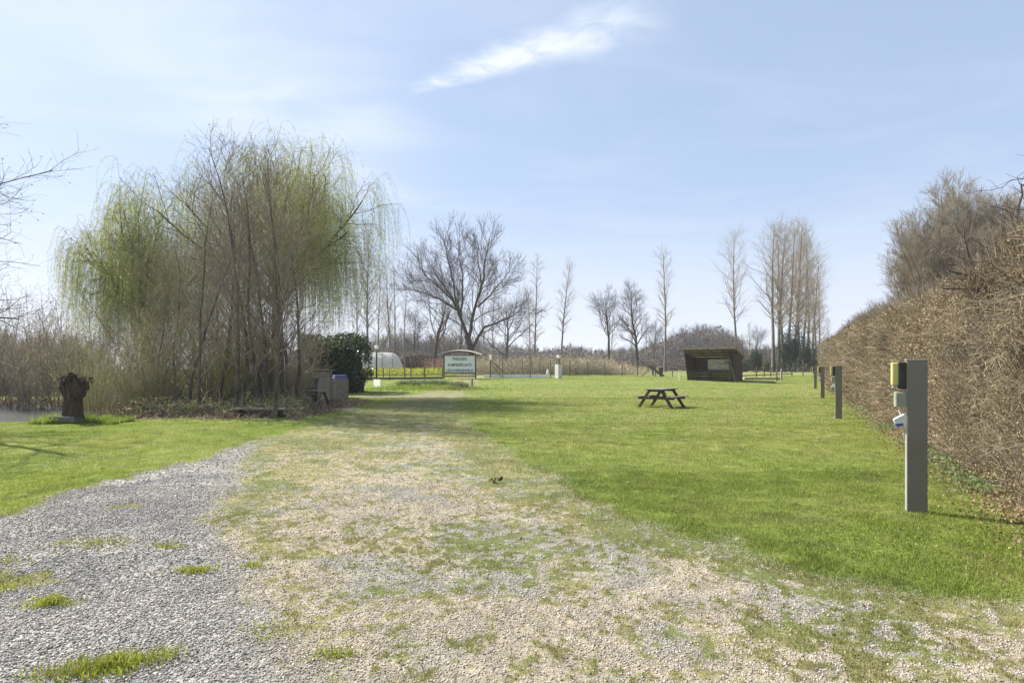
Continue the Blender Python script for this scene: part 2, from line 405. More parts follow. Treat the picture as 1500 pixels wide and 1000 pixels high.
# ------------------------------------------------------------------ world, sun, camera
SUN_EL = R(43); SUN_AZ = R(-60)         # azimuth from +Y, negative = towards -X
sund = Vector((math.sin(SUN_AZ) * math.cos(SUN_EL), math.cos(SUN_AZ) * math.cos(SUN_EL), math.sin(SUN_EL)))
w = bpy.data.worlds.new('World'); scene.world = w; w.use_nodes = True
nt = w.node_tree; N = nt.nodes; Lk = nt.links
bg = N['Background']
sky = N.new('ShaderNodeTexSky'); sky.sky_type = 'NISHITA'; sky.sun_disc = False
sky.sun_elevation = SUN_EL; sky.sun_rotation = SUN_AZ % (2 * PI)
sky.air_density = 1.0; sky.dust_density = 1.0; sky.ozone_density = 1.0; sky.altitude = 0
tc = N.new('ShaderNodeTexCoord')
sep = N.new('ShaderNodeSeparateXYZ'); Lk.new(tc.outputs['Generated'], sep.inputs[0])
def mth(op, a, b=None, c=None, clamp=False):
    n = N.new('ShaderNodeMath'); n.operation = op; n.use_clamp = clamp
    for i, v in enumerate([a, b, c]):
        if v is None: continue
        if isinstance(v, (int, float)): n.inputs[i].default_value = v
        else: Lk.new(v, n.inputs[i])
    return n.outputs[0]
def mrange(v, a, b, c=0, d=1, smooth=True):
    n = N.new('ShaderNodeMapRange'); n.interpolation_type = 'SMOOTHSTEP' if smooth else 'LINEAR'
    Lk.new(v, n.inputs[0])
    for i, q in enumerate((a, b, c, d)): n.inputs[i + 1].default_value = q
    return n.outputs[0]
zc = mth('MAXIMUM', sep.outputs[2], .02)
u = mth('DIVIDE', sep.outputs[0], zc); v = mth('DIVIDE', sep.outputs[1], zc)     # the cloud layer's plane
cmb = N.new('ShaderNodeCombineXYZ'); Lk.new(u, cmb.inputs[0]); Lk.new(v, cmb.inputs[1])
def noise(vec, scale, detail=6, rough=.6, loc=(0, 0, 0), sc=(1, 1, 1), rot=0, dist=0):
    mp = N.new('ShaderNodeMapping'); mp.inputs['Location'].default_value = loc; mp.inputs['Scale'].default_value = sc
    mp.inputs['Rotation'].default_value = (0, 0, rot); Lk.new(vec, mp.inputs[0])
    n = N.new('ShaderNodeTexNoise'); n.inputs['Scale'].default_value = scale; n.inputs['Detail'].default_value = detail
    n.inputs['Roughness'].default_value = rough; n.inputs['Distortion'].default_value = dist
    Lk.new(mp.outputs[0], n.inputs['Vector']); return n.outputs[0]
# streak cloud along the line (-.36,2.05) -> (.45,1.48) in that plane
ax, ay = -.36, 2.04; bx, by = .42, 1.60
dx, dy = bx - ax, by - ay; LL = math.hypot(dx, dy); dx /= LL; dy /= LL
wu = mth('ADD', u, mth('MULTIPLY', mth('SUBTRACT', noise(cmb.outputs[0], 3.2, 5), .5), .22))
wv = mth('ADD', v, mth('MULTIPLY', mth('SUBTRACT', noise(cmb.outputs[0], 3.2, 5, loc=(5, 3, 0)), .5), .22))
su = mth('SUBTRACT', wu, ax); sv = mth('SUBTRACT', wv, ay)
al = mth('ADD', mth('MULTIPLY', su, dx), mth('MULTIPLY', sv, dy))
ac = mth('ABSOLUTE', mth('SUBTRACT', mth('MULTIPLY', su, dy), mth('MULTIPLY', sv, dx)))
wid = mrange(al, 0, .85, .03, .15, False)
core = mrange(mth('DIVIDE', ac, wid), 0.1, 1.5, 1, 0)
ends = mth('MULTIPLY', mrange(al, -.06, .12), mrange(al, .66, .98, 1, 0))
fine = noise(cmb.outputs[0], 6, 9, .6, rot=.5, sc=(1, 1.3, 1), dist=.5)
streak = mth('MULTIPLY', mth('MULTIPLY', core, ends), mrange(fine, .28, .66, .12, 1))
# thin veil to the upper left and everywhere low
veil_n = noise(cmb.outputs[0], 1.1, 6, .55, loc=(2.3, .4, 0), rot=.4, sc=(1, 1.8, 1), dist=.6)
vl = mth('MULTIPLY', mrange(u, -1.7, -.9, 0, 1), mrange(u, -.75, -.2, 1, 0))
vl = mth('MULTIPLY', vl, mrange(v, 1.3, 1.9, .35, 1))
veil = mth('MULTIPLY', mth('MULTIPLY', mth('MULTIPLY', vl, mrange(sep.outputs[2], .22, .36)), mrange(veil_n, .32, .65, .3, 1)), .42)
vg = mth('MULTIPLY', mrange(veil_n, .4, .75), .12)
horiz = mrange(sep.outputs[2], .0, .42, 1, 0)
# sun side glow of thin high haze
vd = N.new('ShaderNodeVectorMath'); vd.operation = 'DOT_PRODUCT'; Lk.new(tc.outputs['Generated'], vd.inputs[0]); vd.inputs[1].default_value = sund
glow = mth('MULTIPLY', mrange(vd.outputs['Value'], .45, 1.0, 0, 1, False), .05)
cl = mth('ADD', mth('ADD', mth('MULTIPLY', horiz, .3), .62), glow, clamp=True)
SKYS = .078
mul = N.new('ShaderNodeVectorMath'); mul.operation = 'SCALE'; Lk.new(sky.outputs[0], mul.inputs[0]); mul.inputs['Scale'].default_value = 1.0
mx1 = N.new('ShaderNodeMix'); mx1.data_type = 'RGBA'; Lk.new(cl, mx1.inputs[0]); Lk.new(mul.outputs[0], mx1.inputs[6])
mx1.inputs[7].default_value = (3.75, 4.7, 6.4, 1)
ct = mth('ADD', mth('ADD', mth('MULTIPLY', streak, .85), veil), vg, clamp=True)
mxh = N.new('ShaderNodeMix'); mxh.data_type = 'RGBA'; Lk.new(mth('MULTIPLY', mrange(sep.outputs[2], .0, .30, 1, 0), .8), mxh.inputs[0]); Lk.new(mx1.outputs[2], mxh.inputs[6])
mxh.inputs[7].default_value = (6.0, 6.3, 7.0, 1)
mx2 = N.new('ShaderNodeMix'); mx2.data_type = 'RGBA'; Lk.new(ct, mx2.inputs[0]); Lk.new(mxh.outputs[2], mx2.inputs[6])
mx2.inputs[7].default_value = (6.6, 7.0, 7.4, 1)
Lk.new(mx2.outputs[2], bg.inputs[0]); bg.inputs[1].default_value = SKYS

sl = bpy.data.lights.new('sun', 'SUN'); sl.energy = 5.0; sl.angle = R(.55); sl.color = (1, .94, .84)
so = bpy.data.objects.new('sun', sl); C.objects.link(so); so.rotation_euler = (-sund).to_track_quat('-Z', 'Y').to_euler(); so.location = (-30, 10, 40)
cam = bpy.data.cameras.new('camera'); co = bpy.data.objects.new('camera', cam); C.objects.link(co)
co.location = (0, 0, CAMH); co.rotation_euler = (R(90), 0, 0)
cam.sensor_width = 36; cam.lens = 36 * F / 1500; cam.shift_y = 39 / 1500; cam.clip_end = 5000; cam.clip_start = .05
scene.camera = co
vs = scene.view_settings; vs.view_transform = 'Standard'; vs.look = 'None'; vs.gamma = 1; vs.exposure = 1.0
scene.cycles.max_bounces = 6; scene.cycles.transparent_max_bounces = 8; scene.cycles.volume_bounces = 0

# ------------------------------------------------------------------ ground
def axis(segs):
    out = [segs[0][0]]
    for a, b, s0, s1 in segs:
        p = a; 
        while p < b - 1e-6:
            f = (p - a) / (b - a); p += s0 * (s1 / s0) ** f; out.append(min(p, b))
    return np.unique(np.array(out))
ys = axis([(-60, 2.4, 6, .4), (2.4, 8, .03, .04), (8, 20, .05, .1), (20, 75, .12, .8), (75, 900, 1, 80)])
xh = axis([(0, 6, .035, .04), (6, 13, .06, .12), (13, 40, .2, 1.0), (40, 700, 1.5, 80)])
xs = np.concatenate([-xh[::-1][:-1], xh])
gx, gy = np.meshgrid(xs, ys); X = gx.ravel(); Y = gy.ravel()
col, lawn, dry, grav, trk = gcolor(X, Y)
Zg = gz(X, Y)
near = np.clip(1 - Y / 14, 0, 1) * (Y > 0)
Zg = Zg + near * (.018 * (fbm(X * 6, Y * 6, 77, 3) - .5) + .03 * dry * (fbm(X * 4, Y * 4, 78, 3) - .35))
Zg = Zg + .03 * lawn * (fbm(X * 3, Y * 3, 79, 3) - .3) * np.clip(1.4 - Y / 30, 0, 1)
nx, ny = len(xs), len(ys)
idx = np.arange(nx * ny).reshape(ny, nx)
quads = np.stack([idx[:-1, :-1], idx[:-1, 1:], idx[1:, 1:], idx[1:, :-1]], -1).reshape(-1, 4)
gme = raw_mesh('ground', np.stack([X, Y, Zg], 1), [quads], col, smooth=True)
for nm, arr in (('gravel', np.clip(1 - lawn - dry * .8, 0, 1) * (.3 + .7 * grav)), ('green', np.clip(lawn + dry * .6, 0, 1))):
    a = gme.attributes.new(nm, 'FLOAT', 'POINT'); a.data.foreach_set('value', arr.astype(np.float32))
m, gnt, bs = nt_new('ground_cover'); GN = gnt.nodes; GL = gnt.links
a = GN.new('ShaderNodeAttribute'); a.attribute_name = 'Col'
ga = GN.new('ShaderNodeAttribute'); ga.attribute_name = 'gravel'
gr = GN.new('ShaderNodeAttribute'); gr.attribute_name = 'green'
gtc = GN.new('ShaderNodeTexCoord')
vo = GN.new('ShaderNodeTexVoronoi'); vo.inputs['Scale'].default_value = 42; GL.new(gtc.outputs['Object'], vo.inputs['Vector'])
vs_ = GN.new('ShaderNodeSeparateColor'); GL.new(vo.outputs['Color'], vs_.inputs[0])
gn = GN.new('ShaderNodeTexNoise'); gn.inputs['Scale'].default_value = 26; gn.inputs['Detail'].default_value = 8; gn.inputs['Roughness'].default_value = .7
GL.new(gtc.outputs['Object'], gn.inputs['Vector'])
gn2 = GN.new('ShaderNodeTexNoise'); gn2.inputs['Scale'].default_value = 3.2; gn2.inputs['Detail'].default_value = 8; gn2.inputs['Roughness'].default_value = .75
GL.new(gtc.outputs['Object'], gn2.inputs['Vector'])
def gm(op, x, y):
    n = GN.new('ShaderNodeMath'); n.operation = op
    for i, v in enumerate((x, y)):
        if isinstance(v, (int, float)): n.inputs[i].default_value = v
        else: GL.new(v, n.inputs[i])
    return n.outputs[0]
def gmr(v, a0, a1, b0, b1):
    n = GN.new('ShaderNodeMapRange'); GL.new(v, n.inputs[0])
    for i, q in enumerate((a0, a1, b0, b1)): n.inputs[i + 1].default_value = q
    return n.outputs[0]
stone_v = gm('ADD', gm('MULTIPLY', gm('SUBTRACT', gmr(vs_.outputs[0], 0, 1, .55, 1.5), 1), ga.outputs['Fac']), 1)
grass_v = gmr(gn.outputs[0], .3, .7, .6, 1.4)
big_v = gmr(gn2.outputs[0], .3, .7, .72, 1.28)
tot = gm('MULTIPLY', gm('MULTIPLY', stone_v, grass_v), big_v)
sc_ = GN.new('ShaderNodeVectorMath'); sc_.operation = 'SCALE'; GL.new(a.outputs['Color'], sc_.inputs[0]); GL.new(tot, sc_.inputs['Scale'])
GL.new(sc_.outputs[0], bs.inputs['Base Color'])
hgt = gm('ADD', gm('MULTIPLY', gm('MULTIPLY', gm('SUBTRACT', .5, vo.outputs['Distance']), ga.outputs['Fac']), .022), gm('MULTIPLY', gn.outputs[0], .03))
bp = GN.new('ShaderNodeBump'); bp.inputs['Strength'].default_value = .8; bp.inputs['Distance'].default_value = 1
GL.new(hgt, bp.inputs['Height']); GL.new(bp.outputs[0], bs.inputs['Normal'])
bs.inputs['Roughness'].default_value = .95; bs.inputs['Specular IOR Level'].default_value = .15
g = link('ground', gme, m); tag(g, kind='structure')

# pond water
pts = [(-19.6 + 8.4 * math.cos(t) * (1 + .05 * math.sin(3 * t)), 20.3 + 4.3 * math.sin(t) * (1 + .06 * math.cos(4 * t)), 0) for t in np.linspace(0, 2 * PI, 60, endpoint=False)]
wm, wnt, wb = nt_new('pond_water'); wb.inputs['Base Color'].default_value = (.03, .035, .03, 1); wb.inputs['Roughness'].default_value = .25
wb.inputs['Specular IOR Level'].default_value = .6
wn = wnt.nodes.new('ShaderNodeTexNoise'); wn.inputs['Scale'].default_value = 7; wtc = wnt.nodes.new('ShaderNodeTexCoord'); wnt.links.new(wtc.outputs['Object'], wn.inputs['Vector'])
wbp = wnt.nodes.new('ShaderNodeBump'); wbp.inputs['Strength'].default_value = .6; wbp.inputs['Distance'].default_value = .05
wnt.links.new(wn.outputs[0], wbp.inputs['Height']); wnt.links.new(wbp.outputs[0], wb.inputs['Normal'])
wme = bpy.data.meshes.new('pond_water'); wme.from_pydata(pts, [], [tuple(range(60))])
wo = link('pond_water', wme, wm); wo.location.z = -.14; tag(wo, kind='structure')

# ------------------------------------------------------------------ grass, gravel, litter
rng = np.random.default_rng(11)
def sample(y0, y1, n, xm=1.02):
    y = np.sqrt(rng.uniform(y0 ** 2, y1 ** 2, n)); x = rng.uniform(-1, 1, n) * y * xm
    return x, y
def surfz(x, y, lawn, dry):
    z = gz(x, y); near = np.clip(1 - y / 14, 0, 1)
    z = z + near * (.018 * (fbm(x * 6, y * 6, 77, 3) - .5) + .03 * dry * (fbm(x * 4, y * 4, 78, 3) - .35))
    return z + .03 * lawn * (fbm(x * 3, y * 3, 79, 3) - .3) * np.clip(1.4 - y / 30, 0, 1)
def blades(x, y, z, h, wd, col, seg):
    n = len(x); base = np.stack([x, y, z - .004], 1)
    a = rng.uniform(0, 2 * np.pi, n); s = np.stack([np.cos(a), np.sin(a), np.zeros(n)], 1) * (wd / 2)[:, None]
    b = rng.uniform(0, 2 * np.pi, n); le = rng.uniform(.15, 1.0, n)
    l = np.stack([np.cos(b), np.sin(b), np.zeros(n)], 1) * le[:, None]
    up = np.array([0, 0, 1.])
    if seg:
        mid = base + (up + l * .35) * (h * .55)[:, None]
        tip = base + (up * (1 - .25 * le)[:, None] + l) * h[:, None]
        V = np.stack([base - s, base + s, mid + s * .8, mid - s * .8, tip], 1).reshape(-1, 3)
        o = np.arange(n)[:, None] * 5
        return V, o + np.array([[0, 1, 2, 3]]), o + np.array([[3, 2, 4]]), np.repeat(col, 5, 0) 
    tip = base + (up * (1 - .2 * le)[:, None] + l * .8) * h[:, None]
    V = np.stack([base - s, base + s, tip], 1).reshape(-1, 3)
    return V, None, np.arange(3 * n).reshape(-1, 3), np.repeat(col, 3, 0)
GV = []; GQ = []; GT = []; GC = []; goff = 0
def emit(x, y, lawn, dry, hs, ws, seg, kind):
    global goff
    n = len(x); z = surfz(x, y, lawn, dry)
    n1 = fbm(x * .35, y * .35, 5, 3); n2 = fbm(x * 2.2, y * 2.2, 6, 3); r = rng.random(n)
    g1 = np.array([.205, .275, .042]); g2 = np.array([.32, .365, .075]); g3 = np.array([.10, .16, .03]); dr = np.array([.33, .30, .12]); ol = np.array([.21, .235, .06])
    c = g1 + (g2 - g1) * sst(.4, .68, n1 * .5 + n2 * .3 + r * .2)[:, None]
    c = c + (g3 - c) * (sst(.55, .8, n2) * .6)[:, None]
    dryc = ol + (dr - ol) * sst(.3, .8, r)[:, None]
    c = np.where((lawn < .5)[:, None], dryc, c)
    if kind == 'tuft': c = c * [1.25, 1.15, .8]
    if kind == 'path': c = np.where((n2 > .54)[:, None] & (r < .15)[:, None], g2 * .95, c)
    mow = .5 + .5 * np.sin((x * .894 - y * .447) * 2.6)
    st = (rng.random(n) < .10 + .4 * sst(.55, .72, fbm(x * .8, y * .8, 88, 3)) + .25 * mow * (y > 9) * (x > 0))
    c = np.where((st & (lawn >= .5))[:, None], dr * .8 + g2 * .2, c)
    c = c * rng.uniform(.6, 1.3, (n, 1)) * (1 + .25 * np.clip(-x - 4, 0, 1) * (y > 6))[:, None]
    clump = .25 + 1.5 * fbm(x * 4.5, y * 4.5, 55, 2) * (.5 + fbm(x * 1.1, y * 1.1, 56, 2))
    h = hs * rng.uniform(.5, 1.3, n) * clump; wd = ws * rng.uniform(.7, 1.3, n)
    V, q, t, cc = blades(x, y, z, h, wd, c, seg)
    if q is not None: GQ.append(q + goff)
    GT.append(t + goff); GV.append(V); GC.append(cc); goff += len(V)
def keep_out(x, y):
    rr = np.hypot((x + 19.6) / 8.6, (y - 20.3) / 4.4)
    return rr > 1.05
for y0, y1, n, hs, ws, seg, pw in [(3.0, 8.5, 520000, .031, .0042, True, 1), (8.5, 16, 470000, .036, .0065, False, 1), (16, 30, 340000, .045, .012, False, 1), (30, 62, 200000, .05, .026, False, 1)]:
    x, y = sample(y0, y1, n); la, dr_, gv, tk, lt, hl = fields(x, y)
    k = (rng.random(n) < la * (1 - .85 * tk) * (1 - .8 * lt) * (1 - .7 * hl)) & keep_out(x, y)
    emit(x[k], y[k], la[k], dr_[k], hs, ws, seg, 'lawn')
for y0, y1, n, hs, ws, seg in [(2.4, 7, 520000, .019, .0035, True), (7, 15, 340000, .027, .006, False), (15, 30, 160000, .04, .013, False)]:
    x, y = sample(y0, y1, n, .98); la, dr_, gv, tk, lt, hl = fields(x, y)
    k = (rng.random(n) < dr_ * (.75 + .25 * (y > 7)) * (1 - .85 * tk) * (1 - lt)) & keep_out(x, y)
    emit(x[k], y[k], la[k] * 0, dr_[k], hs, ws, seg, 'path')
# the few lush tufts on the gravel, and taller grass at the pond edge
for (cx, cy, rr, n, hh) in [(-2.12, 2.97, .17, 750, .055), (-2.36, 2.9, .12, 250, .035), (-1.9, 3.06, .1, 120, .04), (-2.42, 4.35, .12, 350, .05), (-2.02, 4.45, .1, 150, .03), (-3.7, 5.05, .3, 360, .035), (-3.0, 4.95, .14, 160, .035), (-1.37, 3.35, .2, 260, .03), (-.95, 3.05, .1, 160, .045), (-3.95, 4.0, .32, 1200, .055), (-4.3, 4.45, .3, 900, .05), (-3.05, 3.75, .12, 320, .045)]:
    x = cx + rng.normal(size=n) * rr * .6; y = cy + rng.normal(size=n) * rr * .35
    emit(x, y, np.ones(n), np.zeros(n), hh, .006, True, 'tuft')
n = 6000; x = rng.uniform(-13.2, -11.0, n); y = rng.uniform(15.7, 16.6, n) + .2 * np.sin(x * 2)
emit(x, y, np.ones(n) * .9, np.zeros(n), .22, .02, False, 'edge')
n = 9000; x = -6.3 + rng.normal(size=n) * 1.8; y = 40.6 + rng.normal(size=n) * 1.0
emit(x, y, np.ones(n) * .9, np.zeros(n), .22, .04, False, 'bank')
V = np.concatenate(GV); go = link('grass', raw_mesh('grass', V, [np.concatenate(GQ), np.concatenate(GT)], np.concatenate(GC)), M['grass'])
tag(go, 'short sunlit grass of the lawn and the worn track', 'grass', kind='stuff')

# gravel
SV = []; SC = []; 
def stones(x, y, size, gm_):
    n = len(x); la, dr_, gv, *_ = fields(x, y); z = surfz(x, y, la, dr_)
    cube = np.array([[a, b, c] for a in (-1, 1) for b in (-1, 1) for c in (-1, 1)], float)
    Q = cube[None] * rng.uniform(.45, 1.1, (n, 8, 3)) * .6
    sc = size[:, None, None] * np.stack([rng.uniform(.8, 1.5, n), rng.uniform(.7, 1.1, n), rng.uniform(.45, .8, n)], 1)[:, None]
    Q = Q * sc
    a = rng.uniform(0, 6.28, n); ca, sa = np.cos(a)[:, None], np.sin(a)[:, None]
    tl = rng.normal(size=n) * .35
    ct, st = np.cos(tl)[:, None], np.sin(tl)[:, None]
    qx, qy, qz = Q[..., 0], Q[..., 1], Q[..., 2]
    qx, qz = qx * ct - qz * st, qx * st + qz * ct
    Q = np.stack([qx * ca - qy * sa + x[:, None], qx * sa + qy * ca + y[:, None], qz + (z + size * .25)[:, None]], -1)
    g0 = np.array([.26, .257, .26]); g1 = np.array([.405, .36, .285])
    w_ = np.clip(.2 + rng.random(n) * .5 + (1 - gv) * .45, 0, 1)[:, None]
    c = (g0 * (1 - w_) + g1 * w_) * rng.uniform(.35, 1.55, (n, 1))
    pale = rng.random(n) < .09; c[pale] = np.array([.52, .50, .46]) * rng.uniform(.85, 1.1, (pale.sum(), 1))
    SV.append(Q.reshape(-1, 3)); SC.append(np.repeat(c, 8, 0))
for y0, y1, n, s0, s1 in [(2.4, 4.2, 75000, .0045, .0105), (4.2, 7.5, 100000, .006, .013), (7.5, 13, 40000, .010, .018)]:
    x, y = sample(y0, y1, n, .96); la, dr_, gv, tk, lt, hl = fields(x, y)
    pn = fbm(x * 1.6, y * 1.6, 91, 3)
    k = (rng.random(n) < (gv * .95 + (1 - gv) * (.35 * sst(.42, .6, pn) + .6)) * (1 - la) * (1 - .85 * dr_))
    stones(x[k], y[k], (s0 + (s1 - s0) * rng.random(k.sum()) ** 1.4 * np.where(rng.random(k.sum()) < .03, 1.7, 1)) * (.82 + .18 * gv[k]), gv[k])
V = np.concatenate(SV); nst = len(V) // 8
fc = np.array([[0, 1, 3, 2], [4, 6, 7, 5], [0, 4, 5, 1], [2, 3, 7, 6], [0, 2, 6, 4], [1, 5, 7, 3]])
FQ = (np.arange(nst)[:, None, None] * 8 + fc[None]).reshape(-1, 4)
go = link('gravel', raw_mesh('gravel', V, [FQ], np.concatenate(SC)), M['stone']); tag(go, 'loose grey gravel stones on the track', 'gravel', kind='stuff')

# fallen leaves, daisies
parts = []
def scatter(n, y0, y1, size, ca, cb, cond, up=.02):
    x, y = sample(y0, y1, n, .98); la, dr_, gv, tk, lt, hl = fields(x, y)
    k = cond(x, y, la, dr_, gv, tk, lt, hl) & keep_out(x, y); x, y = x[k], y[k]
    z = surfz(x, y, la[k], dr_[k]) + up * rng.random(k.sum())
    parts.append(leafquads(rng, np.stack([x, y, z + .006], 1), size, .7, ca, cb))
scatter(2600, 3, 14, .028, (.20, .13, .07), (.42, .33, .2), lambda x, y, la, *r: la > .5, .04)
scatter(1300, 2.6, 12, .022, (.14, .09, .05), (.38, .3, .2), lambda x, y, la, *r: la < .5)
scatter(2500, 12, 45, .06, (.30, .22, .12), (.5, .42, .28), lambda x, y, la, *r: la > .5, .05)
scatter(1100, 4, 30, .022, (.7, .7, .66), (.8, .8, .76), lambda x, y, la, *r: (la > .5) & (fbm(x, y, 3, 2) > .5), .05)
n = 17000; y = rng.uniform(16.6, 27, n); x = -6.2 - rng.random(n) * (y * .95 - 6.2)
k = keep_out(x, y) & (rng.random(n) < fields(x, y)[4]); x, y = x[k], y[k]
parts.append(leafquads(rng, np.stack([x, y, gz(x, y) + rng.random(len(x)) * .07], 1), .11, .7, (.16, .11, .07), (.42, .33, .24)))
n = 22000; y = 3 + 40 * rng.random(n) ** 2; x = 2.5 + .5 * y + rng.normal(size=n) * .28 - .05
parts.append(leafquads(rng, np.stack([x, y, gz(x, y) + rng.random(n) * .06], 1), .035, .7, (.17, .11, .07), (.45, .34, .24)))
go = leaf_obj('fallen_leaves', parts, M['dryleaf']); tag(go, 'dry fallen leaves and petals scattered over grass and woodland floor', 'leaf litter', kind='stuff')
# weeds at hedge foot
n = 9000; y = 4 + 22 * rng.random(n) ** 1.6; x = 2.5 + .5 * y + rng.normal(size=n) * .18 - .15
kk = fbm(x * 1.2, y * 1.2, 4, 2) > .45; x = x[kk]; y = y[kk]
go = leaf_obj('weeds', [leafquads(rng, np.stack([x, y, gz(x, y) + rng.random(len(x)) * .14], 1), .045, .7, (.12, .18, .05), (.33, .37, .18))], M['leaf'])
tag(go, 'low green weeds along the foot of the brown hedge', 'weeds', kind='stuff')

# ================================================================== THINGS
# ------------------------------------------------------------------ power pillars along the hedge
def make_pillar():
    t = empty('power_pillar', (0, 0, 0))
    W, D, H = .178, .11, 1.615
    b = MB().box((0, 0, H / 2 - .05), (W, D, H + .1)); b.build('post', M['post_grey'], t, .003)
    MB().box((0, 0, H + .006), (W + .022, D + .02, .012)).build('cap', M['post_side'], t, .002)
    s = MB()
    s.box((-W / 2 - .0025, 0, H / 2), (.005, D - .012, H - .02)); s.build('side_plate', M['post_side'], t, .001)
    for x in (-W / 2 + .012, W / 2 - .012):
        for z in (.14, .42, .78, 1.15, 1.52):
            MB().tube([(x, -D / 2 + .002, z), (x, -D / 2 - .005, z)], .0055, 8).build('screw', M['screw'], t)
    x0 = -W / 2 - .005
    lp = MB().box((x0 - .035, 0, H - .16), (.07, .115, .285)).build('meter_box', M['black'], t, .008)
    MB().box((x0 - .101, 0, H - .145), (.062, .105, .245)).build('cover', M['yellow'], lp, .012)
    MB().box((x0 - .098, 0, H - .2825), (.045, .085, .028)).build('foot', M['pale_plastic'], lp, .004)
    jb = MB().box((x0 - .052, 0, H - .42), (.104, .105, .165)).build('junction_box', M['pale_plastic'], t, .012)
    r = MB()
    for i in range(6): r.box((x0 - .02 - i * .014, -.055, H - .42), (.004, .006, .145))
    r.build('ribs', M['pale_plastic'], jb)
    sk = MB()
    poly = [(0, 0), (-.115, -.075), (-.10, -.12), (-.03, -.11), (0, -.20)]
    Mx = Matrix.Translation((x0, 0, H - .56)) @ Matrix.Rotation(R(90), 4, 'X')
    sk.prism(poly[::-1], -.045, .045, Mx)
    so_ = sk.build('socket', M['lid_white'], t, .004)
    MB().box((x0 - .062, 0, H - .56 - .132), (.062, .07, .03), M=Matrix.Rotation(R(-12), 3, 'Y')).build('socket_collar', M['blue'], so_, .004)
    cb = MB().tube([(x0 - .03, .02, H - .50), (x0 - .06, .02, H - .54), (x0 - .035, .03, H - .60), (x0 - .012, .03, H - .72), (x0 - .01, .03, H - .85)], .007, 8)
    cb.build('cable', M['lid_white'], t, smooth=True)
    return t
rz_h = -math.atan(.5)
pp = [(1342.5, 6.06, 'tall grey power pillar nearest the camera with yellow box cover and blue socket'),
      (1228.5, 17.4, 'second grey power pillar in the row along the brown hedge'),
      (1205, 29.0, 'third grey power pillar back along the hedge'),
      (1194.5, 41.0, 'farthest and smallest grey power pillar at the end of the hedge row')]
p0 = make_pillar()
for i, (px, d, lb) in enumerate(pp):
    o = p0 if i == 0 else copy_tree(p0)
    x = at(px, d); o.location = (x, d, gzf(x, d) if i else gzf(x, d) * .0 + gzf(x, d)); o.rotation_euler = (0, 0, rz_h + R(random.uniform(-1, 1)))
    tag(o, lb, 'power pillar', 'grey power pillars along the hedge')

# ------------------------------------------------------------------ picnic tables
def make_picnic(L=1.55):
    t = empty('picnic_table', (0, 0, 0)); w = M['wood_dark']
    for i in range(5):      # table top: five planks along local X
        MB().box((0, -.29 + i * .145, .735), (L, .135, .035)).build('tabletop_plank', M['wood_top'], t, .004)
    for s in (-1, 1):
        for q in (-1, 1):
            MB().box((0, s * (.665 + q * .068), .445), (L, .13, .035)).build('seat_plank', M['wood_top'], t, .004)
    for e in (-1, 1):
        x = e * (L / 2 - .22)
        for s in (-1, 1):
            MB().beam((x, s * .225, .716), (x, s * .70, -.01), .045, .11, (0, 0, 1)).build('leg', w, t, .003)
        MB().box((x - e * .0475, 0, .385), (.045, 1.5, .085)).build('crossbeam', w, t, .003)
        MB().box((x - e * .0475, 0, .675), (.045, .70, .08)).build('top_support', w, t, .003)
        MB().beam((x - e * .075, 0, .36), (x - e * .42, 0, .70), .045, .07).build('brace', w, t, .003)
    return t
pt = make_picnic()
pt.location = (5.9, 22.45, gzf(5.9, 22.45)); pt.rotation_euler = (0, 0, R(51))
tag(pt, 'dark wooden picnic table standing alone in the middle of the green lawn', 'picnic table', 'wooden picnic tables')
o = copy_tree(pt); x = at(851.5, 68); o.location = (x, 68, gzf(x, 68)); o.rotation_euler = (0, 0, R(4)); o.scale = (1.15, 1, 1)
tag(o, 'small far picnic table in front of the back fence and dry reeds', 'picnic table', 'wooden picnic tables')

# ------------------------------------------------------------------ shelter
th = R(36); d = 51.5; sx = at(1042, d)
sh = empty('open_shelter', (sx, d, gzf(sx, d)), -th, 'dark brown open fronted wooden shelter with sloping yellowed roof', 'shelter')
W, Dp = 4.25, 2.3
def boards(y, z0, z1, x0, x1, step=.145):
    b = MB(); z = z0; i = 0
    while z < z1 - .02:
        h = min(step - .008, z1 - z); b.box(((x0 + x1) / 2, y + (i % 2) * .003, z + h / 2), (x1 - x0, .022, h)); z += step; i += 1
    return b
b = boards(Dp, 0, .92, -W / 2, W / 2)
x0w, x1w = -1.0, 1.1
for args in ((-W / 2, x0w), (x1w, W / 2)):
    q = boards(Dp, .92 + .005, 2.05, *args); b.v, b.f = (b.v + q.v, b.f + [tuple(i + len(b.v) for i in f) for f in q.f])
b.box((0, Dp - .06, 1.0), (W, .07, .07)).box((0, Dp - .06, 2.0), (W, .07, .07))
b.build('back_wall', M['wood_red'], sh)
wf = MB().box((.1, Dp - .01, .955), (2.1, .06, .07)).box((.1, Dp - .01, 1.985), (2.1, .06, .07)).box((x0w + .035, Dp - .01, 1.47), (.07, .06, .96)).box((x1w - .035, Dp - .01, 1.47), (.07, .06, .96)).build('window_frame', M['white'], sh)
MB().box((.1, Dp + .005, 1.47), (1.96, .02, .96)).build('pane', M['pane'], wf)
cu = MB()
for i, xx in enumerate((.62, .78, .92)): cu.box((xx, Dp - .02, 1.47), (.035 + .02 * (i % 2), .012, .95))
cu.build('curtain_strip', M['white'], wf)
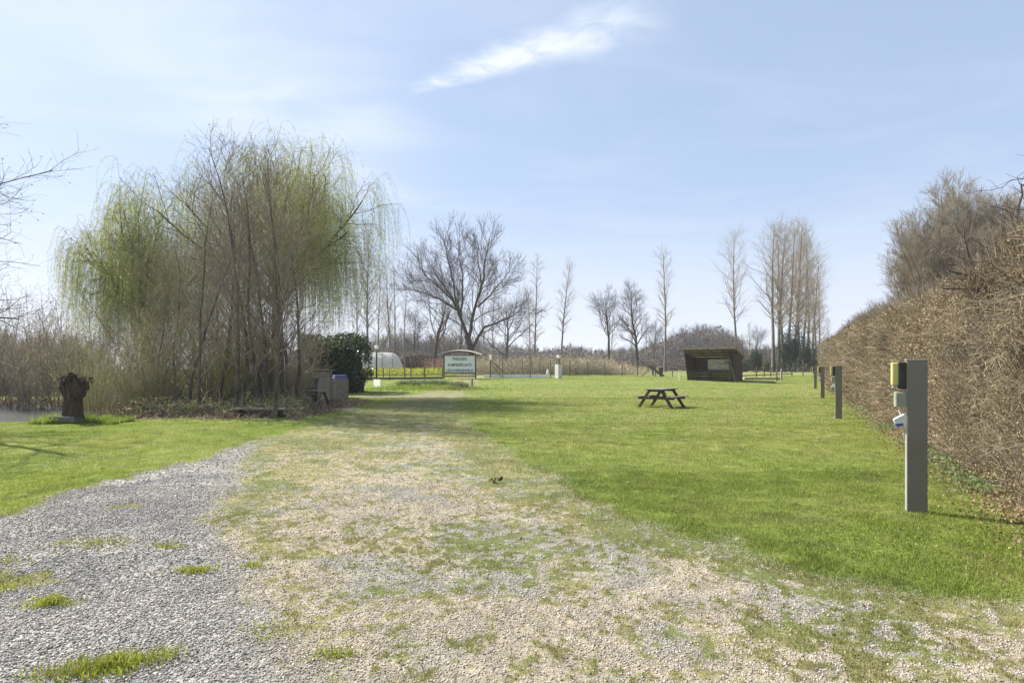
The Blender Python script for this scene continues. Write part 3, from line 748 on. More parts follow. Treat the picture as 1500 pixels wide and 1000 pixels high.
def sidewall(x):
    lean = .95
    n = 16; bb = MB()
    for i in range(n):
        z0 = i * 2.75 / n; z1 = z0 + 2.75 / n - .008; zm = (z0 + z1) / 2
        yf = -lean * (zm / 2.7) ** 1.0
        top_at = lambda yy: 2.70 - (yy + lean) * (.65 / (Dp + lean))
        yb = Dp if zm < 2.05 else min(Dp, (2.70 - zm) / (.65 / (Dp + lean)) - lean)
        if yb > yf + .1: bb.box((x, (yf + yb) / 2, zm), (.024, yb - yf, z1 - z0))
    bb.beam((x, 0, 0), (x, -lean, 2.68), .09, .09, (1, 0, 0))
    return bb
for x in (-W / 2, W / 2): sidewall(x).build('side_wall', M['wood_red'], sh)
MB().box((1.35, .9, 1.0), (.08, .08, 2.0)).box((1.83, Dp - .17, 1.35), (.85, .3, .03)).build('shelf', M['wood_grey'], sh)
sl_ = .65 / (Dp + .95)
def zr(y): return 2.73 - (y + .95) * sl_
rf = MB()
for y in (-.9, .1, 1.1, 2.2): rf.beam((-W / 2 - .15, y, zr(y)), (W / 2 + .15, y, zr(y)), .09, .12)
for x in np.linspace(-W / 2, W / 2, 5): rf.beam((x, -1.0, zr(-1.0) + .085), (x, Dp + .15, zr(Dp + .15) + .085), .05, .05)
rf.build('roof_beams', M['wood_dark'], sh)
rs = MB(); nseg = 60; vsr = []; 
for i in range(nseg + 1):
    x = -W / 2 - .25 + (W + .5) * i / nseg; dz = .018 * math.cos(i * PI / 1.0)
    for y in (-1.15, Dp + .25): vsr.append((x, y, zr(y) + .135 + dz))
rs.add(vsr, [(2 * i, 2 * i + 2, 2 * i + 3, 2 * i + 1) for i in range(nseg)])
ro = rs.build('roof_sheet', M['poly_roof'], sh); sm = ro.modifiers.new('Solid', 'SOLIDIFY'); sm.thickness = .006
MB().beam((-W / 2 - .25, -1.17, zr(-1.17) + .13), (W / 2 + .25, -1.17, zr(-1.17) + .13), .03, .11).build('fascia', M['wood_grey'], sh)
o = copy_tree(pt); o.rotation_euler = (0, 0, -th + R(2)); v_ = Matrix.Rotation(-th, 3, 'Z') @ Vector((-.95, 1.0, 0))
o.location = (sx + v_.x, d + v_.y, gzf(sx, d) + .0); o.scale = (.9, .9, .9)
tag(o, 'picnic table standing in the shade inside the brown shelter', 'picnic table', 'wooden picnic tables')

# ------------------------------------------------------------------ campsite sign
d = 56; x = at(673.5, d)
sg = empty('campsite_sign', (x, d, gzf(x, d)), R(-3), 'white campsite sign board with dark lettering under a curved roof', 'sign')
u = .0672
MB().box((0, 0, 1.42), (3.0, .05, 1.66)).build('board', M['signboard'], sg, .004)
for zz, hh in ((2.28, .07), (.55, .09), (.22, .12)): MB().box((0, 0, zz), (3.0, .10, hh)).build('rail', M['wood_dark'], sg)
for s in (-1, 1): MB().box((s * 1.57, .0, 1.15), (.13, .13, 2.35)).build('post', M['wood_post'], sg, .004)
for i, (tx, zz, sz) in enumerate((('TREKKERS-', 1.92, 1.56), ('KAMPEERPLAATS', 1.34, 2.35), ('LEEUWERKENVELD', .78, 2.65))):
    cu_ = bpy.data.curves.new('lettering', 'FONT'); cu_.body = tx; cu_.align_x = 'CENTER'; cu_.align_y = 'CENTER'; cu_.size = .42; cu_.extrude = .004; cu_.offset = .008
    to = bpy.data.objects.new('lettering', cu_); C.objects.link(to)
    bpy.context.view_layer.update(); dg = bpy.context.evaluated_depsgraph_get()
    me = bpy.data.meshes.new_from_object(to.evaluated_get(dg)); wdt = to.dimensions.x
    bpy.data.objects.remove(to)
    k = sz / wdt
    for vtx in me.vertices: vtx.co = (vtx.co.x * k, vtx.co.y * .95, vtx.co.z)
    lo = link('lettering', me, M['ink'], sg); lo.rotation_euler = (R(90), 0, 0); lo.location = (0, -.03, zz)
prof = []
for i in range(25):
    xx = -2.15 + 4.3 * i / 24; prof.append((xx, 2.30 + .42 * (1 - (abs(xx) / 2.15) ** 2)))
rb = MB(); vv = []
for (a_, b_) in prof:
    vv += [(a_, -.55, b_), (a_, .55, b_ + .08), (a_, .55, b_ + .13), (a_, -.55, b_ + .06)]
fsr = []
for i in range(24):
    for j in range(4):
        fsr.append((i * 4 + j, i * 4 + (j + 1) % 4, i * 4 + 4 + (j + 1) % 4, i * 4 + 4 + j))
fsr += [(3, 2, 1, 0), (96, 97, 98, 99)]
rb.add(vv, fsr); rb.build('roof', M['roof_sheet'], sg)
ar = MB()
for i in range(16):
    a0 = -1.55 + 3.1 * i / 16; a1 = a0 + 3.1 / 16
    f_ = lambda q: 2.33 + .33 * (1 - (abs(q) / 1.6) ** 2)
    ar.beam((a0, -.12, f_(a0)), (a1, -.12, f_(a1)), .05, .06)
ar.build('roof_arch', M['wood_dark'], sg)

# ------------------------------------------------------------------ lamps and small garden things
d = 48; x = at(551.5, d)
lp = empty('globe_lamp', (x, d, gzf(x, d)), 0, 'tall garden lamp with white globe on dark pole beside the polytunnel', 'lamp')
MB().tube([(0, 0, -.1), (0, 0, 2.85)], .075, 12).build('pole', M['wood_dark'], lp, smooth=True)
MB().tube([(0, 0, 2.85), (0, 0, 2.93)], .05, 12).build('collar', M['wire'], lp)
MB().ball((0, 0, 3.06), .175, 20, 14).build('globe', M['globe'], lp, smooth=True)
d = 57; x = at(818, d)
pl = empty('pillar_lamp', (x, d, gzf(x, d)), R(-52), 'white globe lamp on a square pale concrete pillar right of the patio', 'lamp')
MB().box((0, 0, .68), (.52, .52, 1.4)).build('pillar', M['concrete'], pl, .01)
b = MB()
for sx_, sy_ in ((-1, -1), (1, -1), (-1, 1), (1, 1)): b.tube([(sx_ * .13, sy_ * .13, 1.38), (sx_ * .10, sy_ * .10, 1.9)], .03, 6)
b.box((0, 0, 1.92), (.3, .3, .05)); b.build('lamp_stand', M['wood_dark'], pl)
MB().ball((-.02, 0, 2.14), .19, 18, 12).build('globe', M['globe'], pl, smooth=True)
d = 58; x = at(718.5, d)
lp = empty('braced_lamp_post', (x, d, gzf(x, d)), 0, 'short white lamp on a dark post with two diagonal wooden braces', 'lamp')
MB().box((0, 0, .85), (.11, .11, 1.9)).build('post', M['wood_post'], lp)
MB().beam((.05, 0, 1.75), (1.9, .1, .15), .09, .09).build('brace', M['wood_post'], lp)
MB().beam((.05, -.05, 1.5), (1.1, -.3, .1), .06, .06).build('brace', M['wood_post'], lp)
MB().tube([(0, 0, 1.8), (0, 0, 1.95), (0, 0, 2.25), (0, 0, 2.32)], [.06, .12, .12, .03], 10).build('lantern', M['globe'], lp)
d = 42.0; x = at(552.5, d)
wp = empty('display_board', (x, d, gzf(x, d) + .0), R(-50), 'small white board standing on the grass beside the dark green laurel', 'board')
MB().box((0, 0, .33), (1.1, .035, .66)).build('board', M['white'], wp, .003)
for s in (-1, 1): MB().box((s * .3, .05, .2), (.04, .04, .5)).build('stake', M['wood_grey'], wp)
d = 58; x = at(757.5, d)
pa = empty('patio', (x, d + 1.3, gzf(x, d)), R(-1), 'long low white edged concrete patio behind the lawn', 'patio')
MB().box((0, 0, .13), (6.6, 2.6, .30)).build('slab', M['concrete'], pa, .01)
MB().box((0, -1.34, .16), (6.7, .08, .36)).build('edge_board', M['white'], pa, .005)
d = 57.5; x = at(802.3, d)
gn_ = empty('garden_statue', (x, d, gzf(x, d) + .29), 0, 'tiny white figurine standing on the patio beside the concrete pillar', 'statue')
MB().box((0, 0, .05), (.3, .25, .12)).build('plinth', M['concrete'], gn_, .01)
MB().tube([(0, 0, .1), (0, 0, .18), (0, 0, .34), (0, 0, .42), (0, 0, .46), (0, 0, .52), (0, 0, .58), (0, 0, .63)], [.12, .14, .11, .10, .05, .08, .07, .02], 12).build('figure', M['white'], gn_, smooth=True)
d = 44; x = at(691.5, d)
bo = empty('garden_bollard', (x, d, gzf(x, d)), 0, 'knee high black and white bollard light on the lawn before the sign', 'bollard')
MB().tube([(0, 0, -.05), (0, 0, .5)], .05, 10).build('post', M['black'], bo)
MB().box((.09, .0, .2), (.09, .05, .46)).build('reflector', M['white'], bo, .01)
MB().tube([(0, 0, .5), (0, 0, .56), (0, 0, .6)], [.075, .07, .03], 10).build('cap', M['black'], bo)

# fences ------------------------------------------------------------
def fence(name, posts, rails, label, group=None, mat='wood_post', wires=0, r=.055):
    """posts: (px, d, height); rails: (i, j, z, h)"""
    xs_ = [at(p[0], p[1]) for p in posts]; cx = sum(xs_) / len(xs_); cy = sum(p[1] for p in posts) / len(posts)
    t = empty(name, (cx, cy, 0), 0, label, 'fence', group); L = []
    for (px, dd, h), xx in zip(posts, xs_):
        z = gzf(xx, dd); jx = random.uniform(-.03, .03); k = r * random.uniform(.85, 1.2)
        MB().tube([(xx - cx, dd - cy, z - .1), (xx - cx + jx, dd - cy, z + h - .02), (xx - cx + jx, dd - cy, z + h)], [k, k * .95, k * .7], 7).build('post', M[mat], t)
        L.append((xx - cx, dd - cy, z))
    for i, j, zz, hh in rails:
        a_, b_ = L[i], L[j]
        MB().beam((a_[0], a_[1] - r, a_[2] + zz), (b_[0], b_[1] - r, b_[2] + zz), .035, hh).build('rail', M[mat], t)
    for k in range(wires):
        zz = .35 + k * .38
        for i in range(len(L) - 1):
            a_, b_ = L[i], L[i + 1]; MB().tube([(a_[0], a_[1], a_[2] + zz), (b_[0], b_[1], b_[2] + zz)], .006, 4).build('wire', M['wire'], t)
    return t
fence('garden_fence', [(531, 53, 1.2), (544, 53, .95), (562, 53, 1.1), (570.5, 52, .9), (593, 53.5, 1.6), (602, 51.5, 2.55), (622, 54, 1.25), (648, 55, 1.0)],
      [(0, 7, .12, .2), (0, 7, .45, .05)], 'dark post fence with low boards between polytunnel and sign', wires=2)
fence('wire_fence', [(736.2, 56.8, 2.25), (749.6, 61, 1.85), (765.7, 60.5, 1.8), (776.6, 57, 2.2), (779.3, 61, 1.9), (790.7, 60, 1.95), (806.5, 60, 1.85), (820, 60, 1.75), (834.6, 62, 1.8), (861, 62, 1.6), (886, 62, 1.65), (911, 62.5, 1.5), (934, 63, 1.45), (960, 62, 1.2), (985, 61.5, 1.0)],
      [(1, 5, .08, .14)], 'long wire fence on slim wooden posts before the dry reeds', wires=3, r=.05)
fence('field_rail_fence', [(1086, 56, 1.2), (1108, 58, 1.15), (1119.5, 58, 1.6), (1129, 60, 1.2), (1160, 62, .9), (1176, 63, .8), (1192, 64, .9)],
      [(0, 4, .95, .09), (0, 4, .28, .09), (4, 6, .55, .08)], 'brown two rail field fence right of the brown shelter')
d = 51; x = at(1137.7, d)
tag(MB().tube([(x, d, gzf(x, d) - .1), (x + .02, d, gzf(x, d) + 1.35), (x + .02, d, gzf(x, d) + 1.4)], [.055, .05, .03], 8).build('wooden_post', M['wood_post']), 'tall dark brown wooden post standing before the field rail fence', 'post')
d = 52; x = at(1144.5, d)
cp = empty('concrete_post', (x, d, gzf(x, d)), 0, 'pale grey round topped concrete post beside the tall dark post', 'post')
MB().box((0, 0, .45), (.13, .13, 1.0)).build('shaft', M['slab'], cp, .01); MB().ball((0, 0, .98), .08, 10, 8).build('top', M['slab'], cp, smooth=True)
d = 52; x = at(995.5, d)
cp = empty('white_marker_post', (x, d, gzf(x, d)), 0, 'short white marker post left of the brown shelter', 'post')
MB().box((0, 0, .32), (.11, .08, .72)).build('shaft', M['white'], cp, .008); MB().box((0, 0, .70), (.13, .10, .03)).build('cap', M['white'], cp)
d = 55; x = at(1108, d)
tag(MB().box((x + .2, d, gzf(x, d) + .08), (3.6, 2.2, .2)).build('sand_bed', M['sand'], None, .02), 'flat pale sandy slab behind the rail fence right of the shelter', 'slab')
# fallen trunk and drum by the fence
rg = np.random.default_rng(5)
d = 62; x = at(952, d); z = gzf(x, d)
ft = empty('fallen_tree', (x, d, z), 0, 'leaning dead tree trunk with crossing limbs by the wire fence', 'fallen tree')
P = np.array([[[-1.15, 0, 1.75], [-.4, 0, 1.25], [.3, .05, .9], [1.0, .1, .35], [1.5, .1, .02]]]); Rr = np.array([[.05, .09, .12, .15, .17]])
P2 = np.array([[[-.9, -.2, .03], [-.45, -.1, .45], [.0, 0, .95], [.2, 0, 1.3], [.25, 0, 1.6]], [[.35, 0, .1], [.33, 0, .35], [.3, 0, .6], [.25, 0, .8], [.2, 0, .95]]]); R2 = np.array([[.05, .055, .06, .05, .03], [.12, .11, .1, .09, .08]])
V_, F_ = tubes_mesh([(P, Rr), (P2, R2)], [8, 7]); link('trunk', raw_mesh('trunk', V_, F_, smooth=True), M['bark_grey'], ft)
b1 = grow(rg, (P2, R2), 10, .4, 1, .7, .6, 4, .4, .1, .2); b2 = grow(rg, (P, Rr), 14, 0, .6, .8, .6, 4, .3, .3, .2)
tube_obj('branches', [b1, b2], [3, 3], M['bark_brown'], ft)
d = 61; x = at(968, d); z = gzf(x, d)
dr_ = empty('stump_post', (x, d, z), 0, 'thick dark stub of a trunk with grey cut top beside the fallen tree', 'tree stump')
MB().tube([(0, 0, -.05), (0, 0, .25), (0, 0, .55), (0, 0, 1.0)], [.16, .13, .26, .28], 10).build('trunk', M['bark_dark'], dr_)
MB().tube([(0, 0, 1.0), (0, 0, 1.04)], [.28, .22], 10).build('cut_top', M['wood_grey'], dr_)

# polytunnel ---------------------------------------------------------
d = 84; x = at(548, d)
tn = empty('polytunnel', (x, d, gzf(x, d)), R(14), 'white translucent plastic polytunnel with rounded end behind the garden fence', 'greenhouse')
b = MB(); nA = 20; rows = []
for i in range(22):
    s = i / 21; xx = -8 + 12.2 * s
    k = 1.0 if xx < 2.2 else math.sqrt(max(0.0, 1 - ((xx - 2.2) / 2.05) ** 2)) * .999 + .001
    k = max(k, .06); kz = k if xx > 2.2 else 1
    bul = 1 + .012 * math.cos(xx * 4)
    rows.append([(xx, 2.9 * k * math.cos(PI * j / nA) * bul, 3.0 * (k ** .8) * bul * max(0, math.sin(PI * j / nA)) ** .8) for j in range(nA + 1)])
for r_ in rows: b.v += r_
b.f = [(i * (nA + 1) + j, i * (nA + 1) + j + 1, (i + 1) * (nA + 1) + j + 1, (i + 1) * (nA + 1) + j) for i in range(21) for j in range(nA)]
b.build('cover', M['tunnel'], tn, smooth=True)
for xx in (-6.5, -4.6, -2.7, -.8, 1.1, 2.6):
    MB().tube([(xx, 2.93 * math.cos(PI * j / nA), 3.04 * max(0, math.sin(PI * j / nA)) ** .8) for j in range(nA + 1)] if xx < 2.3 else [(xx, 2.93 * .97 * math.cos(PI * j / nA), 3.04 * .98 * max(0, math.sin(PI * j / nA)) ** .8) for j in range(nA + 1)], .05, 6).build('hoop', M['hoop'], tn)

# bin corner: slat screen, bins, small bench -------------------------
# wooden screen from (449,~25m) to (485, 29m)
ax_, ay_ = at(456, 24.8), 24.8; bx_, by_ = at(484.5, 28.4), 28.4
sc_o = empty('bin_screen', (ax_, ay_, 0), math.atan2(by_ - ay_, bx_ - ax_), 'grey horizontal board bin shelter with sloping top beside the laurel', 'bin shelter')
Ls = math.hypot(bx_ - ax_, by_ - ay_); z = 0
bs_ = MB()
for i in range(11): bs_.box((Ls / 2, 0, .09 + i * .122), (Ls, .022, .108))
bs_.build('side_wall', M['wood_slat'], sc_o)
for xx in (.0, Ls - .05): MB().box((xx, -.02, .72), (.10, .10, 1.46)).build('post', M['wood_grey'], sc_o, .004)
bs_ = MB()
for i in range(11): bs_.box((-.0, 1.0, .09 + i * .122), (.022, 1.9, .108))
bs_.build('end_wall', M['wood_slat'], sc_o)
MB().beam((Ls + .15, .9, 1.44), (-.3, .9, 1.56), 2.1, .03).build('roof', M['wood_grey'], sc_o)
d = 29.6; x = at(497, d)
bb_ = empty('blue_lidded_bin', (x, d, 0), R(30), 'wheeled bin with violet blue lid behind vertical wooden slats', 'bin')
MB().prism([(-.27, -.3), (.27, -.3), (.29, .32), (-.29, .32)], .05, 1.0).build('body', M['green_bin'], bb_, .02)
MB().prism([(-.33, -.36), (.33, -.36), (.33, .36), (-.33, .36)], 1.0, 1.07).prism([(-.30, -.33), (.30, -.33), (.27, .33), (-.27, .33)], 1.07, 1.2).build('lid', M['blue_lid'], bb_, .03)
for s in (-1, 1): MB().tube([(s * .24, .3, .1), (s * .3, .3, .1)], .1, 14).build('wheel', M['black'], bb_)
d = 28.7; x = at(494.5, d)
vs_o = empty('slat_panel', (x, d, 0), R(35), 'low panel of vertical grey wooden slats before the blue lidded bin', 'fence panel')
for i in range(8): MB().box((-.5 + i * .142, 0, .5), (.125, .02, 1.0)).build('slat', M['wood_grey'], vs_o, .002)
MB().box((0, .025, .25), (1.15, .03, .07)).box((0, .025, .8), (1.15, .03, .07)).build('rail', M['wood_grey'], vs_o)
d = 24.6; x = at(461.5, d) - .15
gb = empty('green_bin', (x, d, 0), R(20), 'dark green wheeled bin with rounded lid before the board shelter', 'bin')
MB().prism([(-.25, -.27), (.25, -.27), (.25, .3), (-.25, .3)], .06, 1.0).build('body', M['green_bin'], gb, .03)
MB().prism([(-.31, -.35), (.31, -.35), (.31, .36), (-.31, .36)], 1.0, 1.06).prism([(-.27, -.3), (.27, -.3), (.25, .3), (-.25, .3)], 1.06, 1.13).build('lid', M['green_bin'], gb, .03)
for s in (-1, 1): MB().tube([(s * .2, .3, .1), (s * .29, .3, .1)], .1, 14).build('wheel', M['black'], gb)
d = 22.6; x = at(465, d)
sb = empty('garden_bench', (x, d, 0), R(-35), 'small weathered table bench of rough planks at the edge of the trees', 'bench')
MB().box((0, 0, .64), (1.0, .42, .05)).build('seat', M['wood_grey'], sb, .008)
MB().beam((-.62, -.25, .62), (-.25, -.35, .30), .05, .2).build('plank', M['slab'], sb, .008)
for xx in (-.35, .35):
    MB().beam((xx, -.05, .6), (xx - .12, -.28, .0), .09, .07, (0, 1, 0)).build('leg', M['wood_grey'], sb, .004)
    MB().beam((xx, .05, .6), (xx + .12, .25, .0), .09, .07, (0, 1, 0)).build('leg', M['wood_dark'], sb, .004)
MB().tube([(-.3, -.33, .36), (.02, -.36, .32)], .11, 9).build('log', M['wood_grey'], sb)
for px, dd, L_, lb in ((339, 19.6, 1.5, 'narrow grey slab on dark logs among the thin trunks, left one'), (381, 17.9, 1.75, 'pale flat plank seat on dark logs at the foot of the thin trunks')):
    x = at(px, dd)
    sb = empty('plank_seat', (x, dd, gzf(x, dd)), R(-8), lb, 'bench')
    MB().box((0, 0, .27), (L_, .32, .055)).build('seat', M['wood_grey'], sb, .01)
    for xx in (-.38, .38): MB().tube([(xx * L_, -.16, .11), (xx * L_, .16, .11)], .13, 10).build('log', M['bark_dark'], sb)
# slab beside the stump, stump
d = 15.9; x = at(96, d)
tag(MB().box((x, d, gzf(x, d) + .10), (.72, .35, .17), M=Matrix.Rotation(R(-12), 3, 'X')).build('stone_slab', M['dark_stone'], None, .02), 'grey block of stone leaning at the foot of the dark willow stump', 'stone')
d = 16.1; x = at(108, d)
st = empty('willow_stump', (x, d, gzf(x, d)), 0, 'dark knobbly pollarded willow stump standing on the left bank', 'tree stump', None, (.70, .75, 1.0))
rs_ = random.Random(4); b = MB()
ns, kz_ = 26, 26; ring = []
for i in range(kz_ + 1):
    h = i / kz_; z = h * 1.15; base = .34 * (1 - h * .25) + .05 * math.exp(-h * 9) + .12 * max(0, h - .6)
    for j in range(ns):
        a_ = 2 * PI * j / ns; q = base * (1 + .10 * math.sin(a_ * 5 + h * 2) + .06 * math.sin(a_ * 9 - h * 4) + rs_.uniform(-.04, .04))
        ring.append((q * math.cos(a_), q * math.sin(a_), z - .1))
b.v = ring; b.f = [(i * ns + j, i * ns + (j + 1) % ns, (i + 1) * ns + (j + 1) % ns, (i + 1) * ns + j) for i in range(kz_) for j in range(ns)]
b.f.append(tuple(range(kz_ * ns, (kz_ + 1) * ns))); b.build('trunk', M['stump'], st)
b = MB()
for (cx_, cz_, r_) in ((-.28, 1.12, .27), (-.12, 1.26, .22), (.25, 1.0, .26), (.38, 1.1, .17), (.05, 1.05, .28), (-.36, .98, .17)):
    b.ball((cx_, rs_.uniform(-.12, .1), cz_ - .05), r_, 14, 10, jit=.16, rng=rs_)
b.build('head', M['stump'], st)
pos = np.array([[rs_.gauss(0, .26) + (-.12 if rs_.random() < .6 else .3), rs_.gauss(0, .15), 1.1 + rs_.random() * .16] for _ in range(170)])
dd_ = pos - np.array([0, 0, .9]) + rg.normal(size=pos.shape) * .1; dd_ /= np.linalg.norm(dd_, axis=1, keepdims=True)
tube_obj('stubs', [walk(rg, pos, dd_, rg.uniform(.05, .2, len(pos)), 3, .2, .2, .018, .008)], [4], M['stump'], st)

# dark leaf in the track
n_ = 40; d = 7.65; x = at(727, d)
parts = [leafquads(np.random.default_rng(2), np.array([[x, d, gzf(x, d) + .03]]) + np.random.default_rng(3).normal(size=(16, 3)) * [.035, .02, .004], .06, .6, (.03, .015, .01), (.12, .05, .03))]
tag(leaf_obj('bark_scrap', parts, M['dryleaf']), 'small dark reddish scrap of leaves lying on the pale track', 'leaf')

# ================================================================== TREES
def tree(name, rngs, trunkset, crownsets, mt, mc, loc, rz, label, cat, group, extra=None, sc=1, kt='trunk', kc='crown'):
    t = empty(name, loc, rz, label, cat, group, sc)
    tube_obj(kt, trunkset[0], trunkset[1], M[mt], t); tube_obj(kc, crownsets[0], crownsets[1], M[mc], t)
    if extra: leaf_obj(extra[0], extra[1], M[extra[2]], t)
    return t
def place(src, used, px, d, sc, rz, label, group, z=None):
    o = src if not used[0] else copy_tree(src); used[0] = True
    x = at(px, d); o.location = (x, d, gzf(x, d) - .05); o.rotation_euler = (0, 0, rz); o.scale = sc if isinstance(sc, tuple) else (sc,) * 3
    o['label'] = label
    if group: o['group'] = group
    return o

# poplars ------------------------------------------------------------
def poplar(seed, H, r, nb=40, low=.3, ang=.6, spread=4.0, lean=(0, 0), up=.5):
    g_ = np.random.default_rng(seed)
    T0 = trunk0(g_, H, r, 14, lean, .018, .08)
    pr = lambda t: np.clip(1.15 - t * .85, .15, 1) * np.clip((t - low) * 3 + .55, .4, 1)
    L1 = grow(g_, T0, nb, low, .99, ang, spread, 8, .5, up, .10, pr, .02, .15, .3)
    L2 = grow(g_, L1, 6, .2, 1, .6, spread * .34, 5, .5, .35, .14, lambda t: 1.2 - t * .6, .012)
    L3 = grow(g_, L2, 4, .1, 1, .6, spread * .16, 3, .5, .25, .15, None, .009)
    return [[T0], [9]], [[L1, L2, L3], [5, 3, 3]]
pop = []
for i, (H, r, nb, low, ang, sp, up) in enumerate([(27, .28, 40, .36, .8, 7.0, .8), (25, .24, 50, .28, .6, 4.8, .7), (22, .24, 34, .34, .7, 4.2, .45), (21, .2, 38, .22, .8, 3.2, .3)]):
    a, b = poplar(100 + i, H, r, nb, low, ang, sp, (0, 0), up)
    pop.append((tree('poplar_tree', None, a, b, 'bark_grey', 'crown_tan', (0, 0, 0), 0, 'x', 'tree', 'bare poplars behind the fence'), [False]))
rowp = [(1133, 92, 0, 0.86, 'leftmost poplar of the right hand row with wide left limbs'), (1140, 93, 1, 0.91, 'second straight poplar of the right hand row'), (1148, 97, 1, 0.96, None), (1156, 99, 0, 0.91, None), (1163, 102, 1, 1.03, None),
        (1170, 106, 1, 1.03, None), (1177, 110, 0, 0.90, None), (1183, 114, 1, 0.97, None), (1189, 118, 1, 0.90, None), (1195, 122, 3, 0.99, None), (1202, 126, 3, 0.96, 'rightmost poplar of the row, lowest above the hedge')]
for i, (px, d, k, s, lb) in enumerate(rowp):
    place(pop[k][0], pop[k][1], px, d, (s * 1.3, s * 1.3, s), 1.7 * i + .3, lb or 'slender grey poplar within the dense right hand row', 'poplars in the right hand row')
others = [(1078, 90, 0, (.80, .80, .80), 'lone tall poplar rising behind the brown shelter'),
          (974, 98, 2, .92, 'tall slim bare tree right of the two rounder trees'),
          (822, 88, 2, .76, 'slim bare tree with spreading top right of the globe lamp pillar'),
          (783, 90, 3, .86, 'tall narrow bare tree left of the concrete lamp pillar'),
          (777, 104, 3, .72, 'faint thin bare tree close behind the tall narrow one'),
          (722, 110, 3, .80, 'thin far tree seen right of the big ash trunk'),
          (711, 100, 2, .62, 'low thin tree just right of the big ash trunk'),
          (651, 108, 3, .86, 'thin straight tree left behind the big ash crown'),
          (593, 90, 2, .62, 'small spreading bare tree behind the garden fence'),
          (578, 104, 3, .90, 'thin tall tree second right of the willow'),
          (572, 96, 1, .74, 'tall straight poplar just right of the polytunnel lamp'),
          (553, 92, 3, .78, 'slim bare tree above the polytunnel globe lamp'),
          (539, 84, 1, .86, 'straight trunked tree seen beneath the willow curtain'),
          (524, 100, 3, .85, 'thin tree half hidden behind the willow and laurel'),
          (946, 108, 3, .52, 'small ivy grown tree between the larger bare ones'),
          (924, 112, 2, .50, 'small slender tree between two rounder bare trees'),
          (896, 112, 3, .55, 'slim tree close behind the left round topped tree'),
          (1098, 110, 3, .45, 'short bushy bare tree right of the shelter'),
          (1214, 112, 3, .50, 'low bare tree at the far end of the brown hedge')]
for i, (px, d, k, s, lb) in enumerate(others):
    place(pop[k][0], pop[k][1], px, d, s, 2.3 * i + 1, lb, 'bare trees beyond the campsite fence')

# round headed trees ---------------------------------------------------
def roundtree(seed, H, r, fork=.35, nb=14, sp=7, up=.25, ang=.75):
    g_ = np.random.default_rng(seed)
    T0 = trunk0(g_, H * .85, r, 12, (0, 0), .07, .12)
    L1 = grow(g_, T0, nb, fork, .98, ang, sp, 9, .5, up, .12, lambda t: 1.15 - .65 * t, .024)
    L2 = grow(g_, L1, 8, .25, 1, .65, sp * .38, 6, .5, .25, .16, lambda t: 1.2 - t * .5, .018)
    L3 = grow(g_, L2, 6, .15, 1, .65, sp * .19, 4, .5, .2, .18, None, .008)
    L4 = grow(g_, L3, 4, .2, 1, .6, sp * .09, 3, .5, .1, .15, None, .0055)
    return [[T0], [10]], [[L1, L2, L3, L4], [6, 4, 3, 3]]
rt = []
for i, (H, r, f, nb, sp, up) in enumerate([(15, .3, .42, 18, 5.0, .5), (16.5, .34, .3, 22, 4.8, .35), (14, .36, .22, 12, 7.5, .25)]):
    a, b = roundtree(200 + i, H, r, f, nb, sp, up)
    rt.append((tree('bare_tree', None, a, b, 'bark_dark', 'twig_dark', (0, 0, 0), 0, 'x', 'tree', 'bare trees beyond the campsite fence'), [False]))
for px, d, k, s, rz, lb in [(891, 92, 0, .9, .4, 'round topped bare tree, leftmost above the far picnic table'), (933, 92, 1, .93, 1.2, 'dark round topped bare tree behind the fallen trunk'),
                            (634, 92, 2, 1.0, .3, 'low spreading bare tree left behind the big ash'), (742, 96, 2, .95, 2.2, 'spreading bare tree right behind the big ash crown'),
                            (606, 108, 0, .8, 2.2, 'small round bare tree between willow and big ash'), (958, 130, 0, .75, 2.9, 'faint far bare tree right of the dark round topped one'),
                            (1108, 135, 0, .7, 3.3, 'faint far round tree between shelter and poplar row'), (675, 118, 0, .9, 4.1, 'far bare tree seen through the big ash crown')]:
    place(rt[k][0], rt[k][1], px, d, s, rz, lb, 'bare trees beyond the campsite fence')
